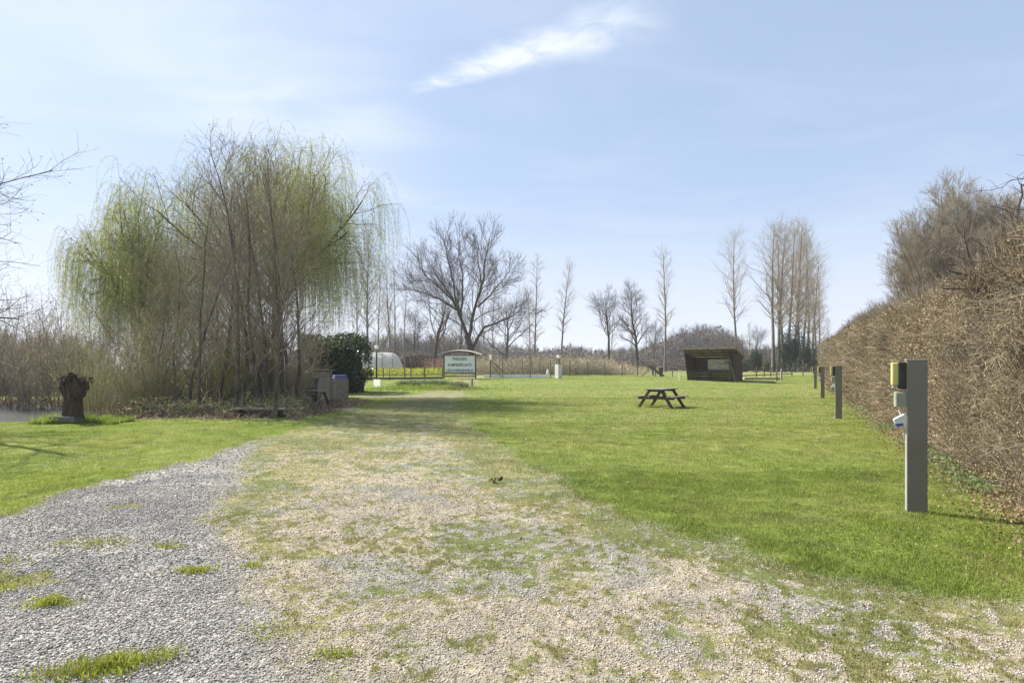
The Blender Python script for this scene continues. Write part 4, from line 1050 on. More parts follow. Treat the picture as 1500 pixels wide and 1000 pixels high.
# big ash ---------------------------------------------------------------
g_ = np.random.default_rng(31); d = 74; x = at(690.5, d); U = .0234
def zp(pts, y=0):
    out = []
    for i, p in enumerate(pts): out.append(((p[0] - 657) * U, y * i / max(1, len(pts) - 1), (860 - p[1]) * U))
    return out
def poly(pts, r0, r1, k=14):
    pts = np.array(pts, float); s = np.concatenate([[0], np.cumsum(np.linalg.norm(np.diff(pts, axis=0), axis=1))]); t = np.linspace(0, s[-1], k)
    P = np.stack([np.interp(t, s, pts[:, i]) for i in range(3)], 1)
    P[1:-1] += g_.normal(size=(k - 2, 3)) * .06
    return P[None], np.linspace(r0, r1, k)[None]
tr0 = poly(zp([(657, 870), (655, 760), (645, 680), (630, 640)]), .55, .42, 8)
limbs = [poly(zp([(633, 650), (600, 560), (575, 500), (540, 440), (500, 370), (430, 290), (400, 230)], 1.5), .34, .06),
         poly(zp([(590, 545), (560, 430), (545, 330), (520, 220), (500, 110)], -2), .24, .05),
         poly(zp([(590, 540), (600, 420), (600, 300), (575, 180), (570, 75)], 3), .22, .05),
         poly(zp([(640, 660), (655, 590), (690, 450), (730, 330), (745, 220), (775, 90)], -1.5), .32, .05),
         poly(zp([(690, 450), (720, 350), (700, 240), (690, 90)], 3.0), .2, .04),
         poly(zp([(660, 740), (690, 670), (740, 600), (820, 570), (900, 545), (985, 490)], -2), .26, .05),
         poly(zp([(700, 480), (780, 400), (840, 320), (900, 250)], 2.5), .18, .04),
         poly(zp([(575, 500), (500, 460), (420, 420), (330, 395), (290, 340)], -2), .2, .04),
         poly(zp([(540, 440), (450, 360), (360, 290), (310, 190)], 3.5), .18, .04),
         poly(zp([(670, 790), (700, 755), (750, 760), (815, 792)], -1), .12, .04),
         poly(zp([(640, 820), (590, 790), (545, 762)], 1), .18, .04)]
L0 = (np.concatenate([l[0] for l in limbs]), np.concatenate([l[1] for l in limbs]) * .8)
big = (L0[0][:9], L0[1][:9])
L1 = grow(g_, big, 20, .12, 1, .62, 3.9, 8, .32, .22, .09, lambda t: 1.3 - .6 * t, .026)
L2 = grow(g_, L1, 9, .15, 1, .55, 1.6, 5, .5, .35, .14, lambda t: 1.2 - t * .5, .016)
L3 = grow(g_, L2, 6, .15, 1, .55, .75, 4, .55, .35, .15, None, .008)
ash = empty('ash_tree', (x, d, gzf(x, d)), 0, 'large bare ash tree with broad fan of limbs behind the sign', 'tree', None, (.9, .9, .97))
tube_obj('trunk', [tr0, L0], [12, 8], M['bark_dark'], ash)
cr = tube_obj('crown', [L1, L2, L3], [5, 4, 3], M['twig_dark'], ash)
leaf_obj('seed_clusters', [leaves(g_, (L3[0][::3], L3[1][::3]), 1, .10, .8, (.05, .035, .03), (.12, .085, .07), .85, .3, .02)], M['dryleaf'], ash)

# slender trees of the clump --------------------------------------------
def alder(seed, H, r, nb=34, sp=2.2):
    g_ = np.random.default_rng(seed)
    T0 = trunk0(g_, H, r, 16, (g_.uniform(-.08, .08), g_.uniform(-.08, .08)), .06, .1)
    L1 = grow(g_, T0, nb, .16, .98, .75, sp, 8, .42, .55, .12, lambda t: np.clip(1.15 - t * .8, .2, 1), .006, .2)
    L2 = grow(g_, L1, 6, .15, 1, .6, sp * .42, 5, .5, .3, .16, lambda t: 1.2 - t * .5, .005, .25)
    L3 = grow(g_, L2, 3, .1, 1, .7, sp * .17, 3, .6, .2, .2, None, .004, .3)
    return g_, [[T0], [9]], [[L1, L2, L3], [5, 3, 3]], L3
al = []
for i in range(4):
    g_, a, b, L3 = alder(300 + i, [8.7, 8.1, 7.6, 6.8][i], [.075, .065, .08, .06][i], 26, [2.1, 2.3, 1.9, 2.0][i])
    ex = ('buds', [leaves(g_, L3, 2, .035, .6, (.17, .12, .08), (.36, .30, .18), .2, 0, .01)], 'dryleaf')
    al.append((tree('slender_tree', None, a, b, 'bark_stem', 'twig_clump', (0, 0, 0), 0, 'x', 'tree', 'slender bare trees of the clump', ex), [False]))
cl_ = [(235, 19.6, 3, .80), (276, 19.4, 1, .90), (292, 17.9, 0, .80), (322, 19.0, 2, 1.0), (346, 18.2, 0, 1.0), (366, 20.0, 1, 1.12), (377, 18.6, 3, 1.16), (392, 19.4, 2, 1.08),
       (404, 17.6, 0, .88), (420, 19.2, 3, 1.15), (436, 20.2, 2, .92), (308, 22, 3, 1.1), (205, 21, 2, .66), (262, 20.5, 3, .95), (334, 21, 3, 1.15), (356, 19.0, 3, 1.2), (385, 21.5, 1, 1.08), (412, 20.6, 0, 1.0)]
for i, (px, d, k, s) in enumerate(cl_):
    lb = {0: 'short thin bare tree at the left of the clump', 2: 'crooked dark stem leading the left half of the clump', 8: 'leaning thin stem at the right front of the clump beside the plank seat', 10: 'rightmost slender stem of the clump beside the green bin'}.get(i, 'slender bare tree standing within the tangled clump')
    place(al[k][0], al[k][1], px, d, s, i * 1.9, lb, 'slender bare trees of the clump')
# twiggy shrubs ---------------------------------------------------------
def shrub(seed, n=16, H=3.2, out=.45, sp=.9, rr=.016, twig=4):
    g_ = np.random.default_rng(seed)
    az = g_.uniform(0, 6.28, n); ti = np.abs(g_.normal(size=n)) * out
    p0_ = np.stack([np.cos(az) * .15, np.sin(az) * .15, np.zeros(n) - .05], 1)
    d0 = np.stack([np.cos(az) * np.sin(ti), np.sin(az) * np.sin(ti), np.cos(ti)], 1)
    S = walk(g_, p0_, d0, H * g_.uniform(.6, 1.1, n), 9, .15, .07, rr, rr * .3)
    L1 = grow(g_, S, 12, .15, 1, .6, sp, 5, .5, .3, .16, lambda t: 1.2 - t * .6, .005)
    L2 = grow(g_, L1, twig, .1, 1, .7, sp * .45, 4, .6, .2, .2, None, .0035)
    return g_, S, L1, L2
sh_ = []
for i, (n, H, out, mt, mc, ca, cb, nl) in enumerate([(26, 3.6, .5, 'bark_tan', 'twig_pink', (.30, .22, .15), (.55, .46, .32), 2), (22, 3.9, .38, 'bark_brown', 'twig_olive', (.20, .20, .07), (.42, .40, .18), 3), (20, 4.0, .36, 'bark_brown', 'twig_pink', (.34, .27, .2), (.5, .42, .34), 1)]):
    g_, S, L1, L2 = shrub(400 + i, n, H, out)
    ex = ('buds', [leaves(g_, L2, nl, .045, .6, ca, cb, .1, 0, .02)], 'dryleaf')
    sh_.append((tree('twiggy_shrub', None, [[S], [5]], [[L1, L2], [3, 3]], mt, mc, (0, 0, 0), 0, 'x', 'shrub', 'twiggy shrubs under the trees', ex, 1, 'stems', 'twigs'), [False]))
sp_ = [(136, 18.4, 1, 0.72), (168, 19.4, 0, 0.94), (200, 18.8, 1, 0.78), (232, 19.6, 0, 0.88), (262, 20.5, 1, 1.04), (296, 20.8, 0, 0.94), (330, 20.0, 1, 0.81), (362, 21.2, 0, 1.04), (396, 21.0, 1, 0.91), (424, 21.6, 0, 0.91),
       (150, 23, 0, 1.23), (215, 24, 1, 1.37), (300, 26, 1, 1.43), (380, 25, 0, 1.30), (122, 24, 2, 1.17)]
for i, (px, d, k, s) in enumerate(sp_):
    place(sh_[k][0], sh_[k][1], px, d, s, i * 1.3, 'tangled twiggy shrub beneath the clump and willows', 'twiggy shrubs under the trees')
for i, (px, d, s, lb) in enumerate([(-25, 24.5, 1.0, 'twiggy shrub cut by the left edge of the photo'), (18, 23.6, .95, 'thin stemmed shrub leaning right over the pond'), (50, 23.2, .95, 'thin stemmed shrub at the pond edge left of the dark stump'), (82, 24.4, 1.0, 'pinkish shrub behind the dark stump'), (-4, 25.6, 1.2, 'pinkish shrub on the far bank of the pond'), (45, 26.5, 1.25, 'taller pinkish shrub on the far bank of the pond')]):
    o = place(sh_[2][0], sh_[2][1], px, d, s, i * 1.1 + .5, lb, 'thin stemmed shrubs round the pond')
    if i in (1, 2): x = at(px, d); o.location.z = gzf(x, d)
# low tangle on the woodland floor
n = 6000; g_ = np.random.default_rng(77)
y = g_.uniform(17.7, 25, n); px = g_.uniform(118, 440, n); x = (px - 750) / F * y
p0_ = np.stack([x, y, gz(x, y) + g_.random(n) ** 2 * .5], 1); dd_ = g_.normal(size=(n, 3)) * [1, 1, .5] + [0, 0, .45]; dd_ /= np.linalg.norm(dd_, axis=1, keepdims=True)
S = walk(g_, p0_, dd_, g_.uniform(.2, .9, n), 6, -.7, .22, .0065, .003)
go = tube_obj('brambles', [S], [3], M['bark_tan'], None); tag(go, 'low tangle of dead stems and brambles under the clump', 'undergrowth', kind='stuff')
hs_ = (S[0][::3], S[1][::3])
go = leaf_obj('undergrowth_leaves', [leaves(g_, hs_, 12, .06, .6, (.10, .17, .03), (.30, .36, .10), .1, 0, .05), leaves(g_, (S[0][1::3], S[1][1::3]), 5, .07, .6, (.22, .15, .09), (.48, .38, .27), .1, 0, .05)], M['leaf'])
tag(go, 'green and brown leaves in the undergrowth of the clump', 'undergrowth', kind='stuff')
# green bushes within / behind
def bush(seed, rx, ry, rz_, n, size, ca, cb, mat='laurel', core='core_green', name='green_bush', loc=(0, 0, 0), rz=0, label='', cat='bush', group=None, box=0, cz=None, csz=.8):
    g_ = np.random.default_rng(seed)
    t = empty(name, loc, rz, label, cat, group)
    cz = rz_ * .9 if cz is None else cz
    v = g_.normal(size=(n, 3)); v /= np.linalg.norm(v, axis=1, keepdims=True)
    if box: v = np.sign(v) * np.abs(v) ** box; v /= np.max(np.abs(v), axis=1, keepdims=True) ** .6 * np.linalg.norm(v, axis=1, keepdims=True) ** .4
    lump = 1 + .22 * (fbm(v[:, 0] * 2.5 + seed, v[:, 2] * 2.5 + v[:, 1] * 2, seed, 3) - .5) * 2
    rad = lump * (1 - np.abs(g_.normal(size=n)) * (.10 if csz > .5 else .3))
    P = v * rad[:, None] * [rx, ry, rz_] + [0, 0, cz]
    P[:, 2] = np.maximum(P[:, 2], .05 * g_.random(n))
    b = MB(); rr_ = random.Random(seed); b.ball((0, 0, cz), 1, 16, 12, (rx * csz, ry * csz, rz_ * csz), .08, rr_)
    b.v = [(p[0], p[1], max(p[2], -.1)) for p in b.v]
    b.build('dark_core', M[core], t, smooth=True)
    leaf_obj('foliage', [leafquads(g_, P, size, .45, ca, cb)], M[mat], t)
    return t
x = at(488, 35.5)
bush(1, 2.0, 2.6, 2.0, 15000, .17, (.012, .028, .012), (.055, .10, .04), name='laurel_hedge', loc=(x, 35.8, 0), label='tall clipped dark green laurel hedge at the end of the track', cat='hedge', box=.6, cz=1.75)
x = at(225, 21); bush(2, 1.1, .8, .55, 2600, .08, (.06, .12, .03), (.16, .24, .07), 'leaf', loc=(x, 21, 0), label='low fresh green bush in the undergrowth left of the clump')
for px, d, rx, rz_, lb, sd in [(28, 33, 3.6, 1.35, 'clipped dark green hedge mound behind the pond', 3), (85, 38, 3.0, 1.7, 'grey green bush on the far side of the pond', 4), (-40, 34, 3.2, 1.6, 'dark bush beyond the pond at the left edge', 5)]:
    x = at(px, d); bush(sd, rx, 1.6, rz_, 5000, .12, (.04, .065, .03), (.11, .15, .07), 'leaf', loc=(x, d, 0), label=lb)
for px, d, rx, rz_, lb, sd, cc in [(1150, 90, 1.3, 3.4, 'dark ivy mass on the left poplar trunks of the row', 6, 1), (1163, 92, 1.7, 4.0, 'tallest dark ivy mass at the foot of the poplar row', 7, 1), (1181, 95, 1.6, 3.2, 'dark ivy mass at the right of the poplar row', 8, 1),
                                   (1107, 92, 1.1, 1.9, 'dark evergreen bush between shelter and poplar row', 9, 1), (1088, 95, 1.7, 1.3, 'grey green bush just right of the shelter roof', 10, 0), (1125, 98, 1.8, 1.3, 'olive bush left of the poplar row trunks', 11, 0), (1203, 96, 1.8, 1.7, 'dark bush where the brown hedge ends', 12, 1)]:
    x = at(px, d); bush(sd, rx, rx, rz_, 2200, .26, *(((.02, .035, .02), (.07, .10, .05)) if cc else ((.07, .08, .05), (.16, .17, .10))), 'leaf', name='ivy_mass' if sd in (6, 7, 8) else 'green_bush', loc=(x, d, gzf(x, d)), label=lb, cat='ivy' if sd in (6, 7, 8) else 'bush', csz=.45)
for px, d, rx, rz_, lb, sd in [(612, 98, 4.5, 1.9, 'grey olive bush line right of the polytunnel', 13), (560, 104, 5.5, 2.2, 'grey brown thicket behind the polytunnel', 14), (655, 102, 3.5, 1.5, 'low brown thicket behind the sign', 15)]:
    x = at(px, d); bush(sd, rx, 2, rz_, 4200, .24, (.08, .08, .055), (.19, .17, .12), 'leaf', 'core', name='thicket', loc=(x, d, gzf(x, d)), label=lb)
# flower clumps on the bank
gF = np.random.default_rng(8)
for i, (px, d, s) in enumerate([(592, 42.5, .5), (600, 43.5, .5), (617, 42.5, .6), (628, 43.5, .55), (640, 42.5, .65), (650, 42, .6), (672, 41, .75), (608, 40.5, .4)]):
    x = at(px, d); n = 260
    p0_ = np.stack([gF.normal(size=n) * s * .5, gF.normal(size=n) * s * .3, np.zeros(n)], 1); dd_ = gF.normal(size=(n, 3)) * .35 + [0, 0, 1]; dd_ /= np.linalg.norm(dd_, axis=1, keepdims=True)
    S = walk(gF, p0_, dd_, gF.uniform(.25, .55, n), 4, -.4, .08, .012, .004)
    t = empty('flower_clump', (x, d, gzf(x, d)), 0, 'grey green clump of spring flower leaves on the grassy bank' if i < 6 else ('largest grey green leaf clump at the right end of the bank' if i == 6 else 'lowest leaf clump at the front of the bank'), 'plant', 'leaf clumps on the grassy bank')
    leaf_obj('leaves', [leaves(gF, S, 3, .16, .2, (.09, .13, .07), (.20, .25, .14), .1, -.9, .01)], M['leaf'], t)
    tube_obj('stems', [S], [3], M['twig_olive'], t)

# willows ----------------------------------------------------------------
def willow(seed, H, rad, off, px, d, label, nl=8, ns=6, skew=0, wd=1):
    g_ = np.random.default_rng(seed)
    T0 = trunk0(g_, H * .34, .34, 8, (0, 0), .05, .75)
    az = np.arange(nl) * 2.4 + g_.random(nl) * .4; ti = g_.uniform(.25, .85, nl); ti[:2] = (.1, .2)
    p = np.repeat(T0[0][:, -1], nl, 0); dd_ = np.stack([np.cos(az) * np.sin(ti) + skew, np.sin(az) * np.sin(ti), np.cos(ti)], 1)
    L1 = walk(g_, p, dd_ / np.linalg.norm(dd_, axis=1, keepdims=True), H * .60 * g_.uniform(.8, 1.0, nl), 10, .1, .10, .15, .035)
    L2 = grow(g_, L1, 12, .2, 1, .75, rad * .52, 8, .45, .15, .13, lambda t: 1.15 - .5 * t, .02)
    L3 = grow(g_, L2, 6, .3, 1, .7, rad * .22, 6, .5, -.25, .16, None, .009)
    S = grow(g_, L3, ns, .25, 1, .8, rad * .62, 9, .5, -6.5, .05, None, .0042)
    # cut the strands that would reach the ground
    P, Rr = S; zmin = 1.3 + 1.6 * fbm(P[:, 0, 0] * .8, P[:, 0, 1] * .8, 3, 2); low = P[:, -1, 2] < zmin
    f = np.clip((P[:, 0, 2] - zmin) / np.maximum(P[:, 0, 2] - P[:, -1, 2], .01), .15, 1); P[low] = P[low, :1] + (P[low] - P[low, :1]) * f[low, None, None]
    keep = P[:, -1, 2] > .8; S = (P[keep], Rr[keep])
    x = at(px, d)
    t = empty('weeping_willow', (x, d, 0), 0, label, 'tree', 'weeping willows behind the clump', (wd, wd, 1))
    tube_obj('trunk', [T0, L1], [10, 7], M['bark_dark'], t); tube_obj('crown', [L2, L3], [5, 3], M['bark_brown'], t)
    tube_obj('hanging_shoots', [S], [3], M['twig_olive'], t)
    leaf_obj('leaves', [leaves(g_, S, 24, .10, .24, (.30, .34, .08), (.56, .58, .20), .05, .7, .03)], M['leaf'], t)
    return t
willow(501, 13.6, 5.4, 0, 405, 29.0, 'tall weeping willow with fresh green shoots rising behind the clump', 14, 5, .03, .84)
willow(502, 9.3, 4.2, 0, 218, 26, 'lower weeping willow with fresh green shoots at the left of the clump', 11, 5, -.02, .66)

# tree cut by the left edge ----------------------------------------------
g_ = np.random.default_rng(61); d = 14.5; x = at(-150, d)
T0 = trunk0(g_, 7.4, .2, 12, (.03, 0), .05, .15)
L1 = grow(g_, T0, 26, .2, .97, 1.05, 3.1, 9, .36, .18, .12, lambda t: 1.15 - .5 * t, .012)
L2 = grow(g_, L1, 8, .2, 1, .6, 1.3, 6, .5, .1, .16, lambda t: 1.2 - t * .5, .006)
L3 = grow(g_, L2, 6, .15, 1, .7, .55, 4, .55, .1, .2, None, .0035)
lt_ = tree('bare_tree', None, [[T0], [10]], [[L1, L2, L3], [6, 4, 3]], 'bark_dark', 'twig_dark', (x, d, 0), .6, 'bare tree reaching in from the left edge of the photo', 'tree', None,
           ('cones', [leaves(g_, L3, 1, .035, .8, (.03, .02, .02), (.09, .06, .05), .7, .5, .01)], 'dryleaf'))

# ------------------------------------------------------------------ the hedge and the trees behind it
g_ = np.random.default_rng(71)
def hedge_h(y): return np.interp(y, [0, 5, 6.5, 8, 12, 18, 26, 50, 70], [3.55, 3.5, 3.3, 3.05, 3.05, 3.25, 3.5, 3.4, 3.3])
hd = empty('clipped_hedge', (2.5 + 10, 20, 0), 0, 'long clipped brown hedge of leafless twigs along the right side', 'hedge')
ox, oy = 12.5, 20.0
def hpos(s_y, h, dep):
    """point: y along the front face, height h, depth into the hedge"""
    nxh, nyh = .894, -.447
    bump = .22 * (fbm(s_y * .9, h * 1.1, 12, 3) - .5) + .06 * (fbm(s_y * 3, h * 3.5, 13, 2) - .5)
    q = dep - bump - .12 * (1 - h / 3)
    return np.stack([2.5 + .5 * s_y + nxh * q - ox, s_y + nyh * q - oy, h + gz(2.5 + .5 * s_y, s_y)], 1)
# solid core: dense inner wood, with shade of the gaps in its colour
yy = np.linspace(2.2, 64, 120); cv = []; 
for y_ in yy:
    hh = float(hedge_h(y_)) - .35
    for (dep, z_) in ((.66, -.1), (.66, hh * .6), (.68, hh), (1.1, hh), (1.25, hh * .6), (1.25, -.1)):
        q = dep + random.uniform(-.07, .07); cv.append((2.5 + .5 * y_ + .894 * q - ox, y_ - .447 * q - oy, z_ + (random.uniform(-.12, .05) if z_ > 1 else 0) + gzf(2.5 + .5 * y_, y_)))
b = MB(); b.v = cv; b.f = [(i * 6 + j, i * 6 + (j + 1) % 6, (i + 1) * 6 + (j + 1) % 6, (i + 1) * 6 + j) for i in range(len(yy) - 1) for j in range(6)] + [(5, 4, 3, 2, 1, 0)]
b.build('dark_core', M['core'], hd)
def sy(n, p=1.0):       # dense near the camera
    u_ = g_.random(n); return 3.0 * (62 / 3.0) ** (u_ ** p)
n = 125000; s_ = sy(n); H_ = hedge_h(s_); h = H_ * (g_.random(n) ** .9) - .1; dep = np.abs(g_.normal(size=n)) * .28
top = g_.random(n) < .16; h[top] = H_[top] - .3 * g_.random(top.sum()); dep[top] = g_.random(top.sum()) * 1.3
p0_ = hpos(s_, h, dep + .12)
kp_ = fbm(s_ * 1.5, h * 1.7, 67, 3) + g_.random(n) * .3 > np.where(s_ < 14, .56, .45); s_, h, dep, top, p0_ = s_[kp_], h[kp_], dep[kp_], top[kp_], p0_[kp_]; n = len(s_)
sc1 = np.clip(s_ / 12, .8, 3.2)
dd_ = g_.normal(size=(n, 3)) * .55 + np.stack([-.35 + 1.9 * (fbm(s_ * 1.3, h * 1.5, 201, 2) - .5), .15 + 1.9 * (fbm(s_ * 1.3, h * 1.5, 202, 2) - .5), .85 + 3.5 * (fbm(s_ * 1.1, h * 1.3, 203, 2) - .5)], 1); dd_[top] += [0, 0, .9]
dd_ /= np.linalg.norm(dd_, axis=1, keepdims=True)
S = walk(g_, p0_, dd_, g_.uniform(.15, .5, n) * np.clip(sc1, .8, 1.4), 4, .12, .2, .0042 * sc1, .0018 * sc1)
mask = g_.random(n) < .5
tube_obj('twigs', [(S[0][mask], S[1][mask])], [3], M['bark_tan'], hd); tube_obj('dark_twigs', [(S[0][~mask], S[1][~mask])], [3], M['bark_brown'], hd)
# stouter stems with snakes of pale wood near the camera
n = 420; s_ = 3.5 + 20 * g_.random(n) ** 1.5; h = hedge_h(s_) * g_.random(n) * .8; p0_ = hpos(s_, h, .12 + .2 * g_.random(n))
dd_ = g_.normal(size=(n, 3)) * [.8, .8, .6] + [0, 0, .25]; dd_ /= np.linalg.norm(dd_, axis=1, keepdims=True)
S2 = walk(g_, p0_, dd_, g_.uniform(.4, 1.0, n), 9, .15, .22, .0065, .003)
tube_obj('stems', [S2], [5], M['bark_grey'], hd)
n = 120000; s_ = sy(n, 1.0); H_ = hedge_h(s_); h = H_ * g_.random(n) ** .95; dep = np.abs(g_.normal(size=n)) * .2
top = g_.random(n) < .1; h[top] = H_[top] - .15 * g_.random(top.sum()); dep[top] = g_.random(top.sum()) * 1.3
dens = fbm(s_ * 1.1, h * 1.3, 66, 3); keep = dens + g_.random(n) * .35 > np.where(s_ < 9, .72, .56); s_, h, dep = s_[keep], h[keep], dep[keep]
leaf_obj('dry_leaves', [leafquads(g_, hpos(s_, h, dep), np.clip(.026 * s_ / 8, .022, .10), .6, (.20, .145, .085), (.55, .43, .28))], M['dryleaf'], hd)
# shoots that stick out of the top near the camera
n = 520; s_ = 3.3 + 10 * g_.random(n) ** 1.3; p0_ = hpos(s_, hedge_h(s_) - .25, g_.random(n) * 1.3)
dd_ = g_.normal(size=(n, 3)) * .35 + [0, 0, 1]; dd_ /= np.linalg.norm(dd_, axis=1, keepdims=True)
S3 = walk(g_, p0_, dd_, g_.uniform(.2, .65, n), 5, .1, .16, .006, .002); L = grow(g_, S3, 4, .2, 1, .7, .2, 3, .5, .2, .2, None, .0018)
tube_obj('top_shoots', [S3, L], [4, 3], M['bark_brown'], hd)
# pollards rising out of the near end of the hedge
def gnarl(seed, px, d, H, label):
    g_ = np.random.default_rng(seed); x = at(px, d)
    T0 = trunk0(g_, H, .09, 8, (0, 0), .08, .6)
    L1 = grow(g_, T0, 14, .85, 1, .5, .95, 9, .45, .7, .24, None, .014, .25, .4)
    L2 = grow(g_, L1, 6, .2, 1, .9, .5, 6, .6, .25, .3, None, .006, .3)
    L3 = grow(g_, L2, 5, .1, 1, .9, .25, 4, .6, .2, .3, None, .003, .3)
    return tree('pollard_tree', None, [[T0], [8]], [[L1, L2, L3], [6, 4, 3]], 'bark_dark', 'twig_dark', (x, d, 0), seed, label, 'tree', 'gnarled trees in the near hedge')
gnarl(5, 1488, 8.4, 2.75, 'gnarled crooked branched tree rising from the near hedge top')
gnarl(9, 1520, 7.4, 3.1, 'crooked tree in the near hedge cut by the right edge')
# broad twiggy trees behind the hedge
def fan(seed, px, d, H, tmax, sp, label, mc='bark_tan'):
    g_ = np.random.default_rng(seed); x = at(px, d); n = 18
    az = np.arange(n) * 2.4; ti = np.linspace(.03, tmax, n); p = np.zeros((n, 3)); p[:, 2] = 1.4
    dd_ = np.stack([np.cos(az) * np.sin(ti), np.sin(az) * np.sin(ti), np.cos(ti)], 1)
    S = walk(g_, p, dd_, (H - 1.4) * .86 * np.linspace(1.0, .78, n) * g_.uniform(.9, 1, n), 12, .12, .05, .10, .018)
    T0 = trunk0(g_, 1.8, .3, 4, (0, 0), .02, .9)
    L1 = grow(g_, S, 32, .15, 1, .6, sp * .85, 7, .35, .25, .08, lambda t: 1.25 - .5 * t, .010)
    L2 = grow(g_, L1, 9, .15, 1, .55, sp * .42, 4, .5, .3, .12, None, .008)
    L3 = grow(g_, L2, 7, .1, 1, .55, sp * .22, 3, .5, .25, .12, None, .0065)
    return tree('broad_twiggy_tree', None, [[T0, S], [10, 6]], [[L1, L2, L3], [4, 3, 3]], 'bark_brown', mc, (x, d, 0), .4, label, 'tree', 'broad twiggy trees behind the hedge')
fan(21, 1392, 35, 14.6, .36, 1.5, 'broad tan twiggy tree rising behind the hedge on the right', 'crown_tan')
fan(22, 1352, 38, 12.4, .28, 1.5, 'lower twiggy tree at the left flank behind the hedge', 'crown_tan')
fan(23, 1450, 33, 12.8, .36, 1.5, 'twiggy tree behind the gnarled near hedge trees', 'crown_tan')

# ------------------------------------------------------------------ reeds, far wood
g_ = np.random.default_rng(81); n = 26000
px = g_.uniform(655, 965, n); y = g_.uniform(66, 90, n); x = (px - 750) / F * y
k = g_.random(n) < np.clip((965 - px) / 90, .12, 1); x, y = x[k], y[k]; n = len(x)
hh = np.interp(g_.random(n) ** 1.8, [0, 1], [.4, 2.2]) * (.25 + 1.5 * fbm(x * .7, y * .7, 2, 3)) * np.clip((965 - (x / y * F + 750)) / 80, .35, 1)
p0_ = np.stack([x, y, gz(x, y)], 1); dd_ = g_.normal(size=(n, 3)) * .14 + [0, 0, 1]; dd_ /= np.linalg.norm(dd_, axis=1, keepdims=True)
S = walk(g_, p0_, dd_, hh, 4, 0, .08, .016, .006)
S1 = leaves(g_, S, 3, .42, .13, (.34, .28, .17), (.60, .52, .36), .25, -.2, .05)
go = leaf_obj('dry_reeds', [S1], M['dryleaf']); tag(go, 'pale dry reeds and maize stalks behind the wire fence', 'reeds', kind='stuff')
n = 16000; px = g_.uniform(500, 660, n) + g_.normal(size=n) * 12; y = g_.uniform(62, 90, n); x = (px - 750) / F * y
go = leaf_obj('field_crop', [leafquads(g_, np.stack([x, y, gz(x, y) + g_.random(n) * .5], 1), .3, .3, (.20, .24, .03), (.46, .44, .07), -.5)], M['leaf']); tag(go, 'yellow green crop in the field around the polytunnel', 'crop', kind='stuff')
n = 6000; px = g_.normal(size=n) * 16 + 652; y = g_.uniform(84, 100, n); x = (px - 750) / F * y
go = leaf_obj('pink_scrub', [leafquads(g_, np.stack([x, y, gz(x, y) + g_.random(n) ** 1.3 * 2.0], 1), .3, .25, (.22, .13, .10), (.42, .28, .22), -.5)], M['dryleaf']); tag(go, 'pinkish bare scrub in the field behind the sign', 'scrub', kind='stuff')
n = 12000; px = g_.uniform(700, 1250, n); y = 118 + 8 * g_.random(n); x = (px - 750) / F * y
go = leaf_obj('field_hedgerow', [leafquads(g_, np.stack([x, y, gz(x, y) + g_.random(n) ** 1.4 * 2.3 * (.5 + fbm(x * .12, y * 0, 3, 3))], 1), .5, .5, (.10, .075, .065), (.20, .16, .13), 0)], M['dryleaf']); tag(go, 'dark brown low hedgerow across the far field', 'hedgerow', kind='stuff')
# distant wood: bare trunks and crowns by the hundred, one mass
sets = []; LV = []
def wood(px0, px1, d0, d1, n, h0, h1, prof):
    px = g_.uniform(px0, px1, n); y = g_.uniform(d0, d1, n); x = (px - 750) / F * y
    H = g_.uniform(h0, h1, n) * prof(px)
    P, Rr = walk(g_, np.stack([x, y, gz(x, y)], 1), np.tile([[0, 0, 1.]], (n, 1)), H * .9, 6, 0, .04, .22, .06)
    sets.append((P, Rr))
    L1 = grow(g_, (P, Rr), 16, .15, 1, .7, 1.0, 5, .4, .4, .12, lambda t: 1.2 - .7 * t, .06)
    P1, R1 = L1; kk = np.repeat(H * .28, 16)[:, None, None]; P1 = P1[:, :1] + (P1 - P1[:, :1]) * kk
    sets.append((P1, R1)); L2 = grow(g_, (P1, R1), 6, .2, 1, .6, 1.7, 3, .5, .3, .15, None, .04); sets.append(L2)
wood(975, 1085, 235, 275, 150, 17, 21, lambda p: np.interp(p, [975, 1000, 1030, 1060, 1085], [.6, .88, 1.0, .92, .62]))
wood(690, 1000, 255, 300, 230, 9.5, 13, lambda p: np.interp(p, [690, 760, 800, 830, 870, 930, 975, 1000], [1.1, 1.0, .75, .95, .75, .85, 1.15, 1.2]))
wood(440, 700, 170, 215, 210, 8, 12, lambda p: 1 + 0 * p)
wood(1085, 1300, 220, 260, 120, 7, 10, lambda p: 1 + 0 * p)
wood(-80, 150, 110, 150, 60, 5, 8, lambda p: 1 + 0 * p)
go = tube_obj('distant_wood', sets, [4, 3, 3] * 5, M['twig_dark'], None); tag(go, 'far bare wood along the horizon fading into the haze', 'distant wood', kind='stuff')
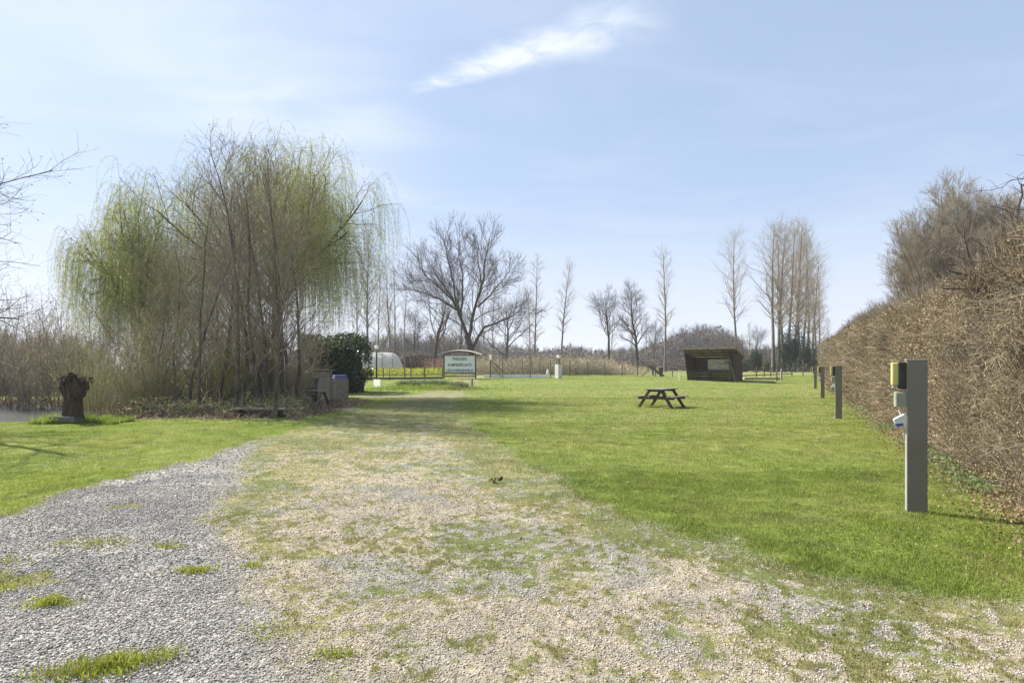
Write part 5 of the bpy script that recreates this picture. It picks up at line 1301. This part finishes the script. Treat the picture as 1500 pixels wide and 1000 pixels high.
n = 26000; px = np.concatenate([g_.uniform(440, 1000, n), g_.uniform(970, 1090, n // 3), g_.uniform(1085, 1260, n // 5)]); y = g_.uniform(225, 300, len(px)); x = (px - 750) / F * y
hm = np.interp(px, [440, 690, 760, 800, 830, 870, 930, 975, 1000, 1030, 1060, 1090, 1260], [9, 9, 9.5, 7.2, 9, 7, 8, 12, 15, 18, 16, 9, 7])
go = leaf_obj('distant_thicket', [leafquads(g_, np.stack([x, y, gz(x, y) + hm * g_.random(len(px)) ** .8 * (.7 + .5 * fbm(x * .06, y * .05, 3, 3))], 1), 1.3, .6, (.09, .075, .065), (.16, .135, .11), 0)], M['dryleaf']); tag(go, 'grey brown mass of bare twigs filling the far wood', 'distant wood', kind='stuff')
# small apple tree by the shelter
g_ = np.random.default_rng(91); d = 50; x = at(1077, d)
T0 = trunk0(g_, 2.6, .09, 8, (-.1, 0), .1, .5); L1 = grow(g_, T0, 14, .6, 1, .95, 1.7, 8, .5, .25, .18, None, .02, .25); L2 = grow(g_, L1, 9, .15, 1, .8, .8, 5, .5, .2, .2, None, .012); L3 = grow(g_, L2, 6, .1, 1, .8, .4, 3, .6, .15, .2, None, .008)
tree('small_bare_tree', None, [[T0], [8]], [[L1, L2, L3], [5, 4, 3]], 'bark_brown', 'bark_brown', (x, d, gzf(x, d)), 0, 'small twiggy tree spreading over the right end of the shelter', 'tree', None,
     ('buds', [leaves(g_, L3, 1, .07, .6, (.14, .13, .06), (.28, .26, .14), .2, 0, .02)], 'dryleaf'))
HAZE = .0005
if HAZE:
    hm_, hnt, hb = nt_new('haze_air'); hnt.nodes.remove(hb); pv = hnt.nodes.new('ShaderNodeVolumePrincipled'); pv.inputs['Density'].default_value = HAZE
    pv.inputs['Color'].default_value = (.93, .95, 1, 1); pv.inputs['Anisotropy'].default_value = .3
    hnt.links.new(pv.outputs[0], hnt.nodes['Material Output'].inputs['Volume'])
    ho = MB().box((0, 440, 15.4), (1500, 1040, 35.4)).build('haze', hm_); tag(ho, kind='stuff', label='pale thin haze over the fields', cat='haze')
